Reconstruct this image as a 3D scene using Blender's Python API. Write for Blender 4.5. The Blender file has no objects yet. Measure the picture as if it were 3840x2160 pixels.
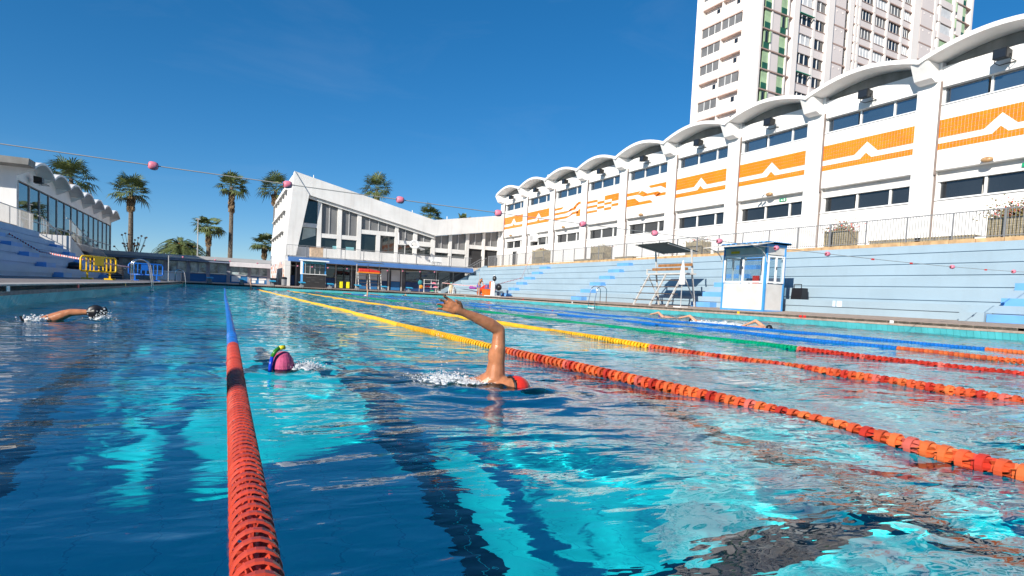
import bpy, bmesh, math, random
import numpy as np
from mathutils import Matrix, Vector

random.seed(7)
sc = bpy.context.scene
col = sc.collection
PI = math.pi

# ------------------------------------------------------------------ camera
# 21 mm lens held 0.59 m above the water, turned right of the lanes, slightly rolled; the picture is cropped off-centre (shift)
F, CX, CY, VPX, VPY, ROLL, CAMH = 2257.5, 1920.0, 1230.0, 838.8, 1054.6, 0.0483, 0.5856
cd = bpy.data.cameras.new('camera')
cam = bpy.data.objects.new('camera', cd); col.objects.link(cam); sc.camera = cam
cd.sensor_width = 36; cd.lens = 36 * F / 3840; cd.shift_y = (CY - 1080) / 3840; cd.clip_start = 0.05; cd.clip_end = 5000
_c0 = (CY - VPY) - ROLL * (CX - VPX)
_up = Vector((ROLL, 1, -_c0 / F)).normalized()
_yd = Vector((VPX - CX, CY - VPY, F)).normalized()
_xd = _up.cross(_yd)
cam.matrix_world = Matrix.Translation((0, 0, CAMH)) @ Matrix(((_xd.x, _xd.y, -_xd.z), (_yd.x, _yd.y, -_yd.z), (_up.x, _up.y, -_up.z))).to_4x4()

# ------------------------------------------------------------------ sky, sun, exposure
SUN = Vector((1, .6, -.55)).normalized()
w = bpy.data.worlds.new('World'); sc.world = w; w.use_nodes = True
nt = w.node_tree
sk = nt.nodes.new('ShaderNodeTexSky'); sk.sky_type = 'NISHITA'; sk.sun_disc = False
sk.sun_elevation = math.asin(-SUN.z); sk.sun_rotation = math.atan2(-SUN.x, -SUN.y)
sk.air_density = 1.0; sk.dust_density = 0.3; sk.ozone_density = 6.0; sk.altitude = 2000
hs = nt.nodes.new('ShaderNodeHueSaturation'); hs.inputs['Saturation'].default_value = 1.36; hs.inputs['Value'].default_value = 1.0
gm_ = nt.nodes.new('ShaderNodeGamma'); gm_.inputs['Gamma'].default_value = .75
nt.links.new(sk.outputs[0], gm_.inputs['Color']); nt.links.new(gm_.outputs[0], hs.inputs['Color'])
bg = nt.nodes['Background']; bg.inputs[1].default_value = 0.132
tc = nt.nodes.new('ShaderNodeTexCoord'); mpw = nt.nodes.new('ShaderNodeMapping'); mpw.inputs['Scale'].default_value = (1.2, 2.2, 5.0); mpw.inputs['Rotation'].default_value = (.2, .35, .6); nt.links.new(tc.outputs['Generated'], mpw.inputs[0])
cn = nt.nodes.new('ShaderNodeTexNoise'); cn.inputs['Scale'].default_value = 2.2; cn.inputs['Detail'].default_value = 7; cn.inputs['Roughness'].default_value = .6; cn.inputs['Distortion'].default_value = .6; nt.links.new(mpw.outputs[0], cn.inputs['Vector'])
cr = nt.nodes.new('ShaderNodeMapRange'); cr.inputs[1].default_value = .55; cr.inputs[2].default_value = .85; cr.inputs[3].default_value = 0; cr.inputs[4].default_value = .045; nt.links.new(cn.outputs['Fac'], cr.inputs[0])
cm = nt.nodes.new('ShaderNodeMix'); cm.data_type = 'RGBA'; cm.inputs[7].default_value = (4.2, 4.6, 5.2, 1); nt.links.new(cr.outputs[0], cm.inputs[0]); nt.links.new(hs.outputs[0], cm.inputs[6])
nt.links.new(cm.outputs[2], bg.inputs[0])
sl = bpy.data.lights.new('sun', 'SUN'); so = bpy.data.objects.new('sun', sl); col.objects.link(so)
sl.energy = 5.0; sl.angle = math.radians(.5); sl.color = (1, .935, .83)
so.rotation_euler = SUN.to_track_quat('-Z', 'Y').to_euler()
sl.cycles.is_caustics_light = True
vs = sc.view_settings; vs.view_transform = 'Standard'; vs.look = 'None'; vs.exposure = 0.5; vs.gamma = 1; vs.use_curve_mapping = False
sc.cycles.use_denoising = True
sc.cycles.max_bounces = 10; sc.cycles.diffuse_bounces = 4; sc.cycles.glossy_bounces = 5; sc.cycles.transmission_bounces = 8
sc.cycles.caustics_refractive = True; sc.cycles.caustics_reflective = False; sc.cycles.sample_clamp_indirect = 6

# ------------------------------------------------------------------ materials
MATS = {}
def M(name, c, rough=.6, var=.06, scale=2.0, bump=0.0, metal=0.0, ior=1.45, streak=0.0, c2=None, c2amt=.5, obj_rand=0.0, bscale=None, sub=0.0, alpha=None, trans=0.0):
    m = bpy.data.materials.new(name); m.use_nodes = True
    t = m.node_tree; b = t.nodes['Principled BSDF']
    b.inputs['Roughness'].default_value = rough; b.inputs['Metallic'].default_value = metal; b.inputs['IOR'].default_value = ior
    if trans: b.inputs['Transmission Weight'].default_value = trans
    if sub:
        b.inputs['Subsurface Weight'].default_value = sub; b.inputs['Subsurface Radius'].default_value = (.02, .008, .004); b.inputs['Subsurface Scale'].default_value = .5
    g = t.nodes.new('ShaderNodeNewGeometry')
    n = t.nodes.new('ShaderNodeTexNoise'); n.inputs['Scale'].default_value = scale; n.inputs['Detail'].default_value = 5
    t.links.new(g.outputs['Position'], n.inputs['Vector'])
    mx = t.nodes.new('ShaderNodeMix'); mx.data_type = 'RGBA'
    lo = tuple(max(0, x * (1 - var * 2)) for x in c); hi = tuple(min(1, x * (1 + var * 2)) for x in c)
    if c2: lo, hi = c, c2
    mx.inputs[6].default_value = (*lo, 1); mx.inputs[7].default_value = (*hi, 1)
    r = t.nodes.new('ShaderNodeMapRange'); r.inputs[1].default_value = .3; r.inputs[2].default_value = .7
    t.links.new(n.outputs['Fac'], r.inputs[0]); t.links.new(r.outputs[0], mx.inputs[0])
    out = mx.outputs[2]
    if streak:
        mp = t.nodes.new('ShaderNodeMapping'); mp.inputs['Scale'].default_value = (3.1, 3.1, .22)
        t.links.new(g.outputs['Position'], mp.inputs[0])
        n2 = t.nodes.new('ShaderNodeTexNoise'); n2.inputs['Scale'].default_value = 1.0; n2.inputs['Detail'].default_value = 6
        t.links.new(mp.outputs[0], n2.inputs['Vector'])
        r2 = t.nodes.new('ShaderNodeMapRange'); r2.inputs[1].default_value = .5; r2.inputs[2].default_value = .75; r2.inputs[3].default_value = 0; r2.inputs[4].default_value = streak
        t.links.new(n2.outputs['Fac'], r2.inputs[0])
        m2 = t.nodes.new('ShaderNodeMix'); m2.data_type = 'RGBA'; m2.inputs[7].default_value = (c[0] * .55, c[1] * .5, c[2] * .44, 1)
        t.links.new(r2.outputs[0], m2.inputs[0]); t.links.new(out, m2.inputs[6]); out = m2.outputs[2]
    if obj_rand:
        oi = t.nodes.new('ShaderNodeObjectInfo'); h = t.nodes.new('ShaderNodeHueSaturation')
        r3 = t.nodes.new('ShaderNodeMapRange'); r3.inputs[3].default_value = 1 - obj_rand; r3.inputs[4].default_value = 1 + obj_rand
        t.links.new(oi.outputs['Random'], r3.inputs[0]); t.links.new(r3.outputs[0], h.inputs['Value']); t.links.new(out, h.inputs['Color']); out = h.outputs[0]
    t.links.new(out, b.inputs['Base Color'])
    if bump:
        n3 = t.nodes.new('ShaderNodeTexNoise'); n3.inputs['Scale'].default_value = bscale or scale * 12; n3.inputs['Detail'].default_value = 4
        t.links.new(g.outputs['Position'], n3.inputs['Vector'])
        bp = t.nodes.new('ShaderNodeBump'); bp.inputs['Strength'].default_value = bump; bp.inputs['Distance'].default_value = .02
        t.links.new(n3.outputs['Fac'], bp.inputs['Height']); t.links.new(bp.outputs[0], b.inputs['Normal'])
    MATS[name] = m
    return m

white = M('white_render', (.80, .79, .77), .7, .02, .6, .15, streak=.10)
whitepaint = M('white_paint', (.80, .80, .79), .45, .02, 2)
concrete = M('pale_concrete', (.66, .65, .63), .8, .05, .5, .3, streak=.22)
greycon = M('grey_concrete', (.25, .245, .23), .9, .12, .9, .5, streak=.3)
shellmat = M('shell_white', (.78, .77, .75), .75, .03, .7, .2, streak=.12)
glass = M('dark_glass', (.022, .026, .03), .03, .1, .3, ior=1.75)
glass_up = M('upper_glass', (.03, .05, .075), .02, .1, .3, ior=3.1)
glass_l = M('mirror_glass', (.02, .03, .03), .015, .1, .3, ior=3.2)
glass_mid = M('green_glass', (.015, .022, .022), .03, .2, .4, ior=1.7)
blind = M('grey_blind', (.16, .16, .16), .35, .08, .6, ior=1.5)
alu = M('grey_frame', (.42, .42, .42), .4, .03, 2)
orange = M('orange_tile', (.92, .215, .007), .3, .05, 1.2, obj_rand=.06)
whitetile = M('white_tile', (.78, .78, .77), .3, .03, 2)
pipe = M('brown_pipe', (.20, .15, .13), .6)
lampblack = M('black_metal', (.012, .013, .014), .4)
lampglass = M('lamp_glass', (.02, .022, .025), .08, ior=1.6)
steel = M('stainless_steel', (.55, .56, .58), .18, .05, 6, metal=1.0)
railgrey = M('rail_grey', (.20, .205, .215), .5, .05, 4)
railwhite = M('rail_white', (.55, .53, .50), .5, .05, 4)
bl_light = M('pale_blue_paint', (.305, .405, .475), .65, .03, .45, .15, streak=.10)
bl_left = M('blue_paint_shade_tint', (.25, .42, .60), .65, .04, .45, .15, streak=.12)  # pale blue of the left stands with their shade put into the colour
bl_step = M('mid_blue_paint', (.13, .35, .70), .65, .06, 1.2, .15)
bl_deep = M('deep_blue_paint', (.025, .15, .36), .6, .06, 1.5)
bl_dark = M('navy_panel', (.02, .06, .17), .5, .1, 1)
bl_fascia = M('blue_fascia', (.07, .18, .43), .5, .05, .8)
bl_cabin = M('cabin_blue', (.05, .28, .62), .45, .06, 2)
coping = M('tan_coping', (.52, .33, .17), .85, .15, 3, .4)
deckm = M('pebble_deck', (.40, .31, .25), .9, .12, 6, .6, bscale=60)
deckl = M('deck_shade_tint', (.24, .21, .20), .9, .12, 6, .6, bscale=60)  # left copy of the pebble deck, its shade mixed into the colour
terr = M('terrace_paving', (.45, .38, .32), .9, .08, 2)
groundm = M('ground_earth', (.26, .24, .20), .95, .15, .2)
wood = M('brown_plank', (.30, .14, .05), .6, .15, 5, .3)
woodgrey = M('weathered_wood', (.33, .28, .18), .8, .18, 7, .4)
woodtan = M('tan_wood', (.50, .36, .24), .7, .1, 5)
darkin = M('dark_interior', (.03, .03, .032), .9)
poolteal = M('teal_tile', (.10, .47, .50), .22, .08, 1.5, obj_rand=.08)
poolteal2 = M('teal_tile_light', (.13, .55, .60), .2, .08, 1.5, obj_rand=.07)
grout = M('pool_grout', (.55, .58, .55), .8)
grey_roof = M('blue_grey_roof', (.20, .24, .33), .6, .05, .6)
yellow = M('yellow_plastic', (.82, .50, .01), .45, .05, 3)
blueplast = M('blue_plastic', (.01, .15, .60), .4, .05, 3)
redm = M('red_plastic', (.65, .03, .02), .45, .06, 3)
pinkf = M('pink_float', (.72, .20, .28), .5, .08, 12)
blackm = M('black_plastic', (.012, .012, .015), .4)
skin = M('tanned_skin', (.43, .175, .085), .27, .10, 22, .15, sub=.15, bscale=140)
skin2 = M('fair_skin', (.58, .30, .19), .45, .08, 22, .1, sub=.15, bscale=140)
redcap = M('red_cap', (.72, .035, .02), .3, .06, 12)
pinkcap = M('pink_cap', (.48, .07, .17), .65, .10, 30, .3, bscale=220)
purple = M('purple_fabric', (.11, .06, .35), .8)
foamm = M('foam_white', (.85, .88, .90), .3, .03, 20, trans=.35, ior=1.33)
dropm = M('water_drop', (.95, .97, 1), .0, 0, 1, trans=1.0, ior=1.33)
leaf = M('palm_leaf', (.06, .10, .03), .45, .3, 3, c2=(.15, .17, .06))
deadleaf = M('dead_leaf', (.22, .15, .085), .85, .2, 4)
trunkm = M('palm_trunk', (.14, .115, .09), .95, .25, 5, .8)
lf_red = M('geranium_leaf', (.10, .13, .04), .7, .3, 9, c2=(.24, .15, .07))
petal = M('geranium_petal', (.60, .05, .03), .6, .15, 10)
peach = M('loggia_peach', (.66, .48, .40), .8, .05, 1)
creamw = M('tower_cream', (.80, .74, .70), .75, .02, .3)
panelm = M('tower_panel', (.68, .61, .59), .8, .03, .2)
slabm = M('tower_slab_brown', (.40, .28, .24), .8)
shut_l = M('shutter_pale_green', (.36, .50, .30), .6, .1, 1)
shut_d = M('shutter_dark_green', (.015, .10, .065), .5, .1, 1)
greyblind = M('window_blind_white', (.60, .61, .62), .6, .06, 1.3)
greensign = M('green_sign', (.01, .30, .14), .5)
awning = M('awning_cloth', (.66, .62, .62), .8, .05, 2)
chalk = M('chalkboard', (.028, .028, .03), .8, .1, 3)
orangep = M('orange_plastic', (.85, .14, .01), .5)
rubberduck = M('neon_yellow', (.75, .72, .02), .5)
ROPE = {k: M('rope_' + k, c, .38, .08, 9, obj_rand=.16) for k, c in dict(red=(.44, .034, .02), orange=(.64, .14, .04), yellow=(.85, .48, .02), scarlet=(.52, .055, .025), rust=(.54, .085, .03), green=(.0, .27, .13), blue=(.012, .15, .52), pink=(.60, .13, .10)).items()}

# pool floor with faint tile joints
def floor_mat():
    m = bpy.data.materials.new('pool_floor'); m.use_nodes = True; t = m.node_tree; b = t.nodes['Principled BSDF']
    g = t.nodes.new('ShaderNodeNewGeometry'); br = t.nodes.new('ShaderNodeTexBrick'); br.offset = 0
    br.inputs['Scale'].default_value = 1; br.inputs['Brick Width'].default_value = .30; br.inputs['Row Height'].default_value = .6; br.inputs['Mortar Size'].default_value = .005
    br.inputs['Color1'].default_value = (.36, .93, .96, 1); br.inputs['Color2'].default_value = (.38, .95, .98, 1); br.inputs['Mortar'].default_value = (.26, .72, .80, 1)
    t.links.new(g.outputs['Position'], br.inputs['Vector']); t.links.new(br.outputs[0], b.inputs['Base Color']); b.inputs['Roughness'].default_value = .6
    return m
floorm = floor_mat()
linem = M('lane_line_tile', (.008, .012, .035), .5, .2, 6)

wm = bpy.data.materials.new('pool_water'); wm.use_nodes = True
t = wm.node_tree; t.nodes.remove(t.nodes['Principled BSDF'])
g = t.nodes.new('ShaderNodeBsdfPrincipled'); g.distribution = 'GGX'; g.inputs['IOR'].default_value = 1.33; g.inputs['Roughness'].default_value = 0; g.inputs['Transmission Weight'].default_value = 1
g.inputs['Base Color'].default_value = (.03, .93, 1.0, 1)
t.links.new(g.outputs[0], t.nodes['Material Output'].inputs[0])
geo = t.nodes.new('ShaderNodeNewGeometry'); prev = None
patch = t.nodes.new('ShaderNodeTexNoise'); patch.inputs['Scale'].default_value = .55; patch.inputs['Detail'].default_value = 2; t.links.new(geo.outputs['Position'], patch.inputs['Vector'])
pr_ = t.nodes.new('ShaderNodeMapRange'); pr_.inputs[1].default_value = .35; pr_.inputs[2].default_value = .65; pr_.inputs[3].default_value = .30; pr_.inputs[4].default_value = 1.0; t.links.new(patch.outputs['Fac'], pr_.inputs[0])
sep = t.nodes.new('ShaderNodeSeparateXYZ'); t.links.new(geo.outputs['Position'], sep.inputs[0])
ymx = t.nodes.new('ShaderNodeMath'); ymx.operation = 'MULTIPLY_ADD'; ymx.inputs[1].default_value = .45; t.links.new(sep.outputs['Y'], ymx.inputs[0]); t.links.new(sep.outputs['X'], ymx.inputs[2])
cl = t.nodes.new('ShaderNodeMapRange'); cl.inputs[1].default_value = 1.3; cl.inputs[2].default_value = 4.2; cl.inputs[3].default_value = .38; cl.inputs[4].default_value = 1.0; t.links.new(ymx.outputs[0], cl.inputs[0])
act0 = t.nodes.new('ShaderNodeMath'); act0.operation = 'MULTIPLY'; t.links.new(pr_.outputs[0], act0.inputs[0]); t.links.new(cl.outputs[0], act0.inputs[1])
chop = t.nodes.new('ShaderNodeMapRange'); chop.inputs[1].default_value = 4; chop.inputs[2].default_value = 20; chop.inputs[3].default_value = 1.0; chop.inputs[4].default_value = 2.6; t.links.new(sep.outputs['Y'], chop.inputs[0])
act = t.nodes.new('ShaderNodeMath'); act.operation = 'MULTIPLY'; t.links.new(act0.outputs[0], act.inputs[0]); t.links.new(chop.outputs[0], act.inputs[1])
for sx, sy, sc_n, dist, det in ((1.0, 1.8, 2.2, .085, 2), (1.0, 2.2, 7.5, .0135, 2)):
    mp = t.nodes.new('ShaderNodeMapping'); mp.inputs['Scale'].default_value = (sx, sy, 0); mp.inputs['Rotation'].default_value = (0, 0, .55)
    t.links.new(geo.outputs['Position'], mp.inputs[0]); nz = t.nodes.new('ShaderNodeTexNoise'); nz.inputs['Scale'].default_value = sc_n; nz.inputs['Detail'].default_value = det; nz.inputs['Roughness'].default_value = .45; nz.inputs['Distortion'].default_value = .4
    t.links.new(mp.outputs[0], nz.inputs['Vector']); bp = t.nodes.new('ShaderNodeBump'); bp.inputs['Distance'].default_value = dist; t.links.new(act.outputs[0], bp.inputs['Strength'])
    t.links.new(nz.outputs['Fac'], bp.inputs['Height'])
    if prev: t.links.new(prev.outputs[0], bp.inputs['Normal'])
    prev = bp
t.links.new(prev.outputs[0], g.inputs['Normal'])

# ------------------------------------------------------------------ mesh helpers
class G:
    def __init__(s): s.v = []; s.f = []
    def add(s, v, f):
        n = len(s.v); s.v += [tuple(p) for p in v]; s.f += [tuple(i + n for i in q) for q in f]; return s
    def box(s, x0, x1, y0, y1, z0, z1):
        if x0 > x1: x0, x1 = x1, x0
        if y0 > y1: y0, y1 = y1, y0
        return s.add([(x0, y0, z0), (x1, y0, z0), (x1, y1, z0), (x0, y1, z0), (x0, y0, z1), (x1, y0, z1), (x1, y1, z1), (x0, y1, z1)],
                     [(0, 3, 2, 1), (4, 5, 6, 7), (0, 1, 5, 4), (1, 2, 6, 5), (2, 3, 7, 6), (3, 0, 4, 7)])
    def prism(s, poly, ax, a, b):
        n = len(poly)
        mk = {'x': lambda p, c: (c, p[0], p[1]), 'y': lambda p, c: (p[0], c, p[1]), 'z': lambda p, c: (p[0], p[1], c)}[ax]
        v = [mk(p, a) for p in poly] + [mk(p, b) for p in poly]
        f = [tuple(range(n))[::-1], tuple(range(n, 2 * n))] + [(i, (i + 1) % n, n + (i + 1) % n, n + i) for i in range(n)]
        return s.add(v, f)
    def tube(s, pts, r, n=8, cap=True):
        pts = [Vector(p) for p in pts]; rr = r if isinstance(r, (list, tuple)) else [r] * len(pts)
        v = []; f = []; up = None
        for i, p in enumerate(pts):
            d = (pts[min(i + 1, len(pts) - 1)] - pts[max(i - 1, 0)]).normalized()
            if up is None:
                up = Vector((0, 0, 1)) if abs(d.z) < .9 else Vector((1, 0, 0))
            a = d.cross(up).normalized(); b = a.cross(d).normalized(); up = b
            for k in range(n):
                an = 2 * PI * k / n; v.append(p + (a * math.cos(an) + b * math.sin(an)) * rr[i])
        for i in range(len(pts) - 1):
            for k in range(n):
                f.append((i * n + k, i * n + (k + 1) % n, (i + 1) * n + (k + 1) % n, (i + 1) * n + k))
        if cap:
            f.append(tuple(range(n))[::-1]); f.append(tuple(range((len(pts) - 1) * n, len(pts) * n)))
        return s.add(v, f)
    def beam(s, p, q, wx, wz):
        p, q = Vector(p), Vector(q); d = (q - p).normalized(); up = Vector((0, 0, 1)) if abs(d.z) < .95 else Vector((1, 0, 0))
        a = d.cross(up).normalized() * wx / 2; b = a.cross(d).normalized() * wz / 2
        v = [p - a - b, p + a - b, p + a + b, p - a + b, q - a - b, q + a - b, q + a + b, q - a + b]
        return s.add(v, [(0, 1, 2, 3), (7, 6, 5, 4), (0, 4, 5, 1), (1, 5, 6, 2), (2, 6, 7, 3), (3, 7, 4, 0)])
    def ball(s, c, r, n=8, m=6):
        rx, ry, rz = (r, r, r) if not isinstance(r, (tuple, list)) else r
        v = [(c[0], c[1], c[2] - rz)]
        for i in range(1, m):
            a = -PI / 2 + PI * i / m
            for k in range(n): v.append((c[0] + rx * math.cos(a) * math.cos(2 * PI * k / n), c[1] + ry * math.cos(a) * math.sin(2 * PI * k / n), c[2] + rz * math.sin(a)))
        v.append((c[0], c[1], c[2] + rz)); e = len(v) - 1
        f = [(0, 1 + (k + 1) % n, 1 + k) for k in range(n)]
        for i in range(m - 2):
            for k in range(n): f.append((1 + i * n + k, 1 + i * n + (k + 1) % n, 1 + (i + 1) * n + (k + 1) % n, 1 + (i + 1) * n + k))
        f += [(e, 1 + (m - 2) * n + k, 1 + (m - 2) * n + (k + 1) % n) for k in range(n)]
        return s.add(v, f)
    def lathe(s, prof, ax, c, n=12):
        """prof: (radius, along) pairs; axis 'x','y','z' through c"""
        v = []; f = []
        for r, a in prof:
            for k in range(n):
                x, y = r * math.cos(2 * PI * k / n), r * math.sin(2 * PI * k / n)
                v.append({'z': (c[0] + x, c[1] + y, c[2] + a), 'y': (c[0] + x, c[1] + a, c[2] + y), 'x': (c[0] + a, c[1] + x, c[2] + y)}[ax])
        m = len(prof)
        for i in range(m - 1):
            for k in range(n): f.append((i * n + k, i * n + (k + 1) % n, (i + 1) * n + (k + 1) % n, (i + 1) * n + k))
        f.append(tuple(range(n))[::-1]); f.append(tuple(range((m - 1) * n, m * n)))
        return s.add(v, f)

ORG = {}
def mesh(name, g, mat, off=(0, 0, 0), smooth=False):
    me = bpy.data.meshes.new(name); o = Vector(off)
    me.from_pydata([tuple(Vector(p) - o) for p in g.v], [], g.f); me.update()
    bm = bmesh.new(); bm.from_mesh(me); bmesh.ops.recalc_face_normals(bm, faces=bm.faces); bm.to_mesh(me); bm.free()
    if mat: me.materials.append(mat)
    if smooth: me.shade_smooth()
    return me
def link(name, me, parent=None, loc=(0, 0, 0)):
    o = bpy.data.objects.new(name, me); col.objects.link(o); o.location = loc
    if parent: o.parent = parent
    return o
def tag(o, label, cat, group=None):
    o['label'] = label; o['category'] = cat
    if group: o['group'] = group
    return o
def thing(name, label, cat, loc=(0, 0, 0), group=None):
    o = link(name, None, None, loc); o.empty_display_size = .2; ORG[o.name] = Vector(loc); return tag(o, label, cat, group)
def part(name, g, mat, parent, smooth=False, kind=None, label=None):
    off = ORG[parent.name]; o = link(name, mesh(name, g, mat, off, smooth), parent); ORG[o.name] = off
    if kind: o['kind'] = kind
    if label: o['label'] = label
    return o
def piece(name, me, parent, pos):
    """an alike piece sharing mesh data; pos in world"""
    return link(name, me, parent, Vector(pos) - ORG[parent.name])
def solo(name, g, mat, label, cat, group=None, smooth=False):
    c = g.v[0]; me = mesh(name, g, mat, c, smooth); o = link(name, me, None, c); ORG[o.name] = Vector(c); return tag(o, label, cat, group)
def struct(name, g, mat, smooth=False):
    o = link(name, mesh(name, g, mat, (0, 0, 0), smooth)); ORG[o.name] = Vector((0, 0, 0)); o['kind'] = 'structure'; return o

# ------------------------------------------------------------------ pool basin, decks, ground
PXL, PXR, PY0, PY1, DZ = -3.06, 20.1, -3.5, 57.26, .354
FLOOR = -1.95
g = G()
for a in [(-1500, PXL - 6.6, -1500, 1500), (PXR + 8, 1500, -1500, 1500), (PXL - 6.6, PXR + 8, -1500, PY0 - 6), (PXL - 6.6, PXR + 8, PY1 + 12, 1500)]:
    g.box(a[0], a[1], a[2], a[3], .0, .25)
struct('ground', g, groundm)
fl = struct('pool_floor', G().box(-8.9, PXR + .4, PY0 - .3, PY1 + .3, FLOOR - .2, FLOOR), floorm)
fl.cycles.is_caustics_receiver = True
LX0 = .17
for i in range(8):
    xc = -1.16 + 2.40 * i
    gl = G().box(xc - .112, xc - .004, -1.0, 55.2, FLOOR + .004, FLOOR + .007).box(xc + .004, xc + .112, -1.0, 55.2, FLOOR + .004, FLOOR + .007).box(xc - .5, xc + .5, -1.27, -1.004, FLOOR + .004, FLOOR + .007)
    o = struct('lane_line', gl, linem); o.cycles.is_caustics_receiver = True
o = struct('cross_line', G().box(PXL + .3, PXR - .3, 2.18, 2.41, FLOOR + .008, FLOOR + .011), linem); o.cycles.is_caustics_receiver = True

# basin walls: upper tile strip, shadow gap and undercut lower tiles, as on an overflow pool
basin = link('pool_wall', None); basin['kind'] = 'structure'; ORG[basin.name] = Vector((0, 0, 0))
gw = G()
gw.box(PXR + .14, PXR + .3, PY0 - .3, PY1 + .3, FLOOR, .24); gw.box(PXR + .03, PXR + .3, PY0, PY1, .24, DZ - .004)
gw.box(PXL - .3, PXL - .14, PY0 - .3, PY1 + .3, -.06, .24); gw.box(-8.9, -8.6, PY0 - .3, PY1 + .3, FLOOR, .19)   # basin extended unseen under the left deck to let sun reach the floor
gw.box(-8.6, PXL - .3, PY1 + .04, PY1 + .3, FLOOR, .19); gw.box(-8.6, PXL - .3, PY0 - .3, PY0 - .04, FLOOR, .19); gw.box(PXL - .3, PXL - .03, PY0, PY1, .24, DZ - .004)
gw.box(PXL - .14, PXR + .14, PY1 + .04, PY1 + .3, FLOOR, DZ - .004); gw.box(PXL - .14, PXR + .14, PY0 - .3, PY0 - .04, FLOOR, DZ - .004)
part('wall_backing', gw, grout, basin)
# right wall lower tiles (leaning back) and upper strip tiles
TW, TU = .185, .37
def lower_tile(sx):
    g = G(); x0, x1 = 0, .10 * sx; t_ = .012 * sx
    return g.prism([(x0, .235), (x0 + .02 * sx, .235), (x1 + .02 * sx, -.05), (x1, -.05)], 'y', .005, TW - .005)
low_r = mesh('tile', lower_tile(1), poolteal); low_l = mesh('tile', lower_tile(-1), poolteal)
up_r = mesh('tile', G().box(0, .03, .004, TU - .004, .268, DZ - .008), poolteal2); up_l = mesh('tile', G().box(-.03, 0, .004, TU - .004, .268, DZ - .008), poolteal2)
gs = G(); gsu = G(); y = PY0; n = 0
while y < PY1 - .1:
    if 8.8 < y < 27: piece('tile', low_r, basin, (PXR, y, 0))
    else:
        q = lower_tile(1); gs.add([(a + PXR, b + y, c) for a, b, c in q.v], q.f)
    q = lower_tile(-1); gs.add([(a + PXL, b + y, c) for a, b, c in q.v], q.f)
    y += TW
y = PY0
while y < PY1 - .3:
    if 8.8 < y < 30: piece('tile', up_r, basin, (PXR, y, 0))
    else: gsu.box(PXR, PXR + .03, y + .004, y + TU - .004, .268, DZ - .008)
    if 10 < y < 30: piece('tile', up_l, basin, (PXL, y, 0))
    else: gsu.box(PXL - .03, PXL, y + .004, y + TU - .004, .268, DZ - .008)
    y += TU
x = PXL
while x < PXR - .1:
    gs.box(x + .006, x + .18, PY1, PY1 + .03, -.30, .15); gsu.box(x + .006, x + .18, PY1, PY1 + .03, .16, DZ - .01); x += .19
part('small_tiles', gs, poolteal, basin, kind='stuff'); part('strip_tiles', gsu, poolteal2, basin, kind='stuff')
# coloured distance marks on the strip
for (yy, mt) in [(15.9, redm), (16.08, redm), (12.55, whitepaint), (19.2, yellow), (33, whitepaint), (40, redm), (52, whitepaint)]:
    part('distance_mark', G().box(PXR - .008, PXR + .02, yy, yy + .13, .262, DZ - .002), mt, basin)
for (yy, mt) in [(11.9, whitepaint), (17.0, redm), (24.5, yellow)]:
    part('distance_mark', G().box(PXL - .02, PXL + .008, yy, yy + .17, .262, DZ - .002), mt, basin)

g = G().prism([(PXR, .2), (23.3, .2), (23.3, .475), (PXR, DZ)], 'y', -12, PY1 + 9); struct('deck_right', g, deckm)
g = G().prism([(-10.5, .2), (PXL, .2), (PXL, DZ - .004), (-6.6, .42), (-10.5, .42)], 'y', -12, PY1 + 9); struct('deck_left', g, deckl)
g = G().prism([(PY1, .2), (PY1 + 15, .2), (PY1 + 15, .46), (PY1 + 7, .46), (PY1, DZ - .002)], 'x', PXL + .002, PXR - .002)
struct('deck_far', g, deckm)
g = G().box(PXL, PXR, -12, PY0, .2, DZ - .002); struct('deck_near', g, deckm)
g = G().box(PXL - .38, PXL + .012, PY0, PY1, DZ - .006, DZ + .022); struct('pool_coping', g, M('pale_kerb', (.42, .40, .38), .8, .12, 5, .3))

# ------------------------------------------------------------------ water
rng = np.random.default_rng(5)
comps = []
for lam, amp, n_, sp in ((2.4, .0080, 7, .7), (1.1, .0046, 12, .9), (.55, .0020, 16, 1.1)):
    for i in range(n_):
        a = rng.normal(.75, sp); k = 2 * PI / (lam * rng.uniform(.65, 1.5))
        comps.append((k * math.cos(a), k * math.sin(a), rng.uniform(0, 6.28), amp * rng.uniform(.5, 1.1) / math.sqrt(n_ / 2), lam))
def sstep(a, b, x): u = np.clip((x - a) / (b - a), 0, 1); return u * u * (3 - 2 * u)
def wz(x, y):
    big = np.zeros_like(x); small = np.zeros_like(x); mod = np.zeros_like(x)
    for kx, ky, p, a, lam in comps:
        if lam > .3: big += a * np.sin(kx * x + ky * y + p)
        else: small += a * np.sin(kx * x + ky * y + p)
    mod = .5 + .5 * np.sin(.9 * x + .55 * y + 1.1) * np.sin(.35 * x - .8 * y + .4)
    calm = .62 + .9 * sstep(.2, 3.2, x - .25 * np.minimum(y, 8) + 1.0)
    far = 1 + .9 * sstep(5, 20, y)
    z = big * calm * far + small * (.35 + .9 * mod) * calm * far
    # rings around the swimmers
    for cx, cy, amp in ((1.6, 3.5, .012), (.38, 4.4, .010), (-1.8, 9, .014), (13.8, 13, .02)):
        d = np.sqrt((x - cx) ** 2 + (y - cy) ** 2); z += amp * np.exp(-(d / .55) ** 2) * np.sin(d * 24 + .5) + amp * .5 * np.exp(-(d / .9) ** 2) * np.sin(13 * x + 9 * y) * np.cos(11 * y - 6 * x)
    return z
ys = [PY0]
while ys[-1] < PY1 - .02: ys.append(min(PY1 + .03, ys[-1] + max(.028, .0075 * abs(ys[-1]))))
xs = np.concatenate([np.arange(-8.55, PXL - .13, .08), np.arange(PXL - .13, 6, .028), np.arange(6, PXR + .14, .04)])
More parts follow.
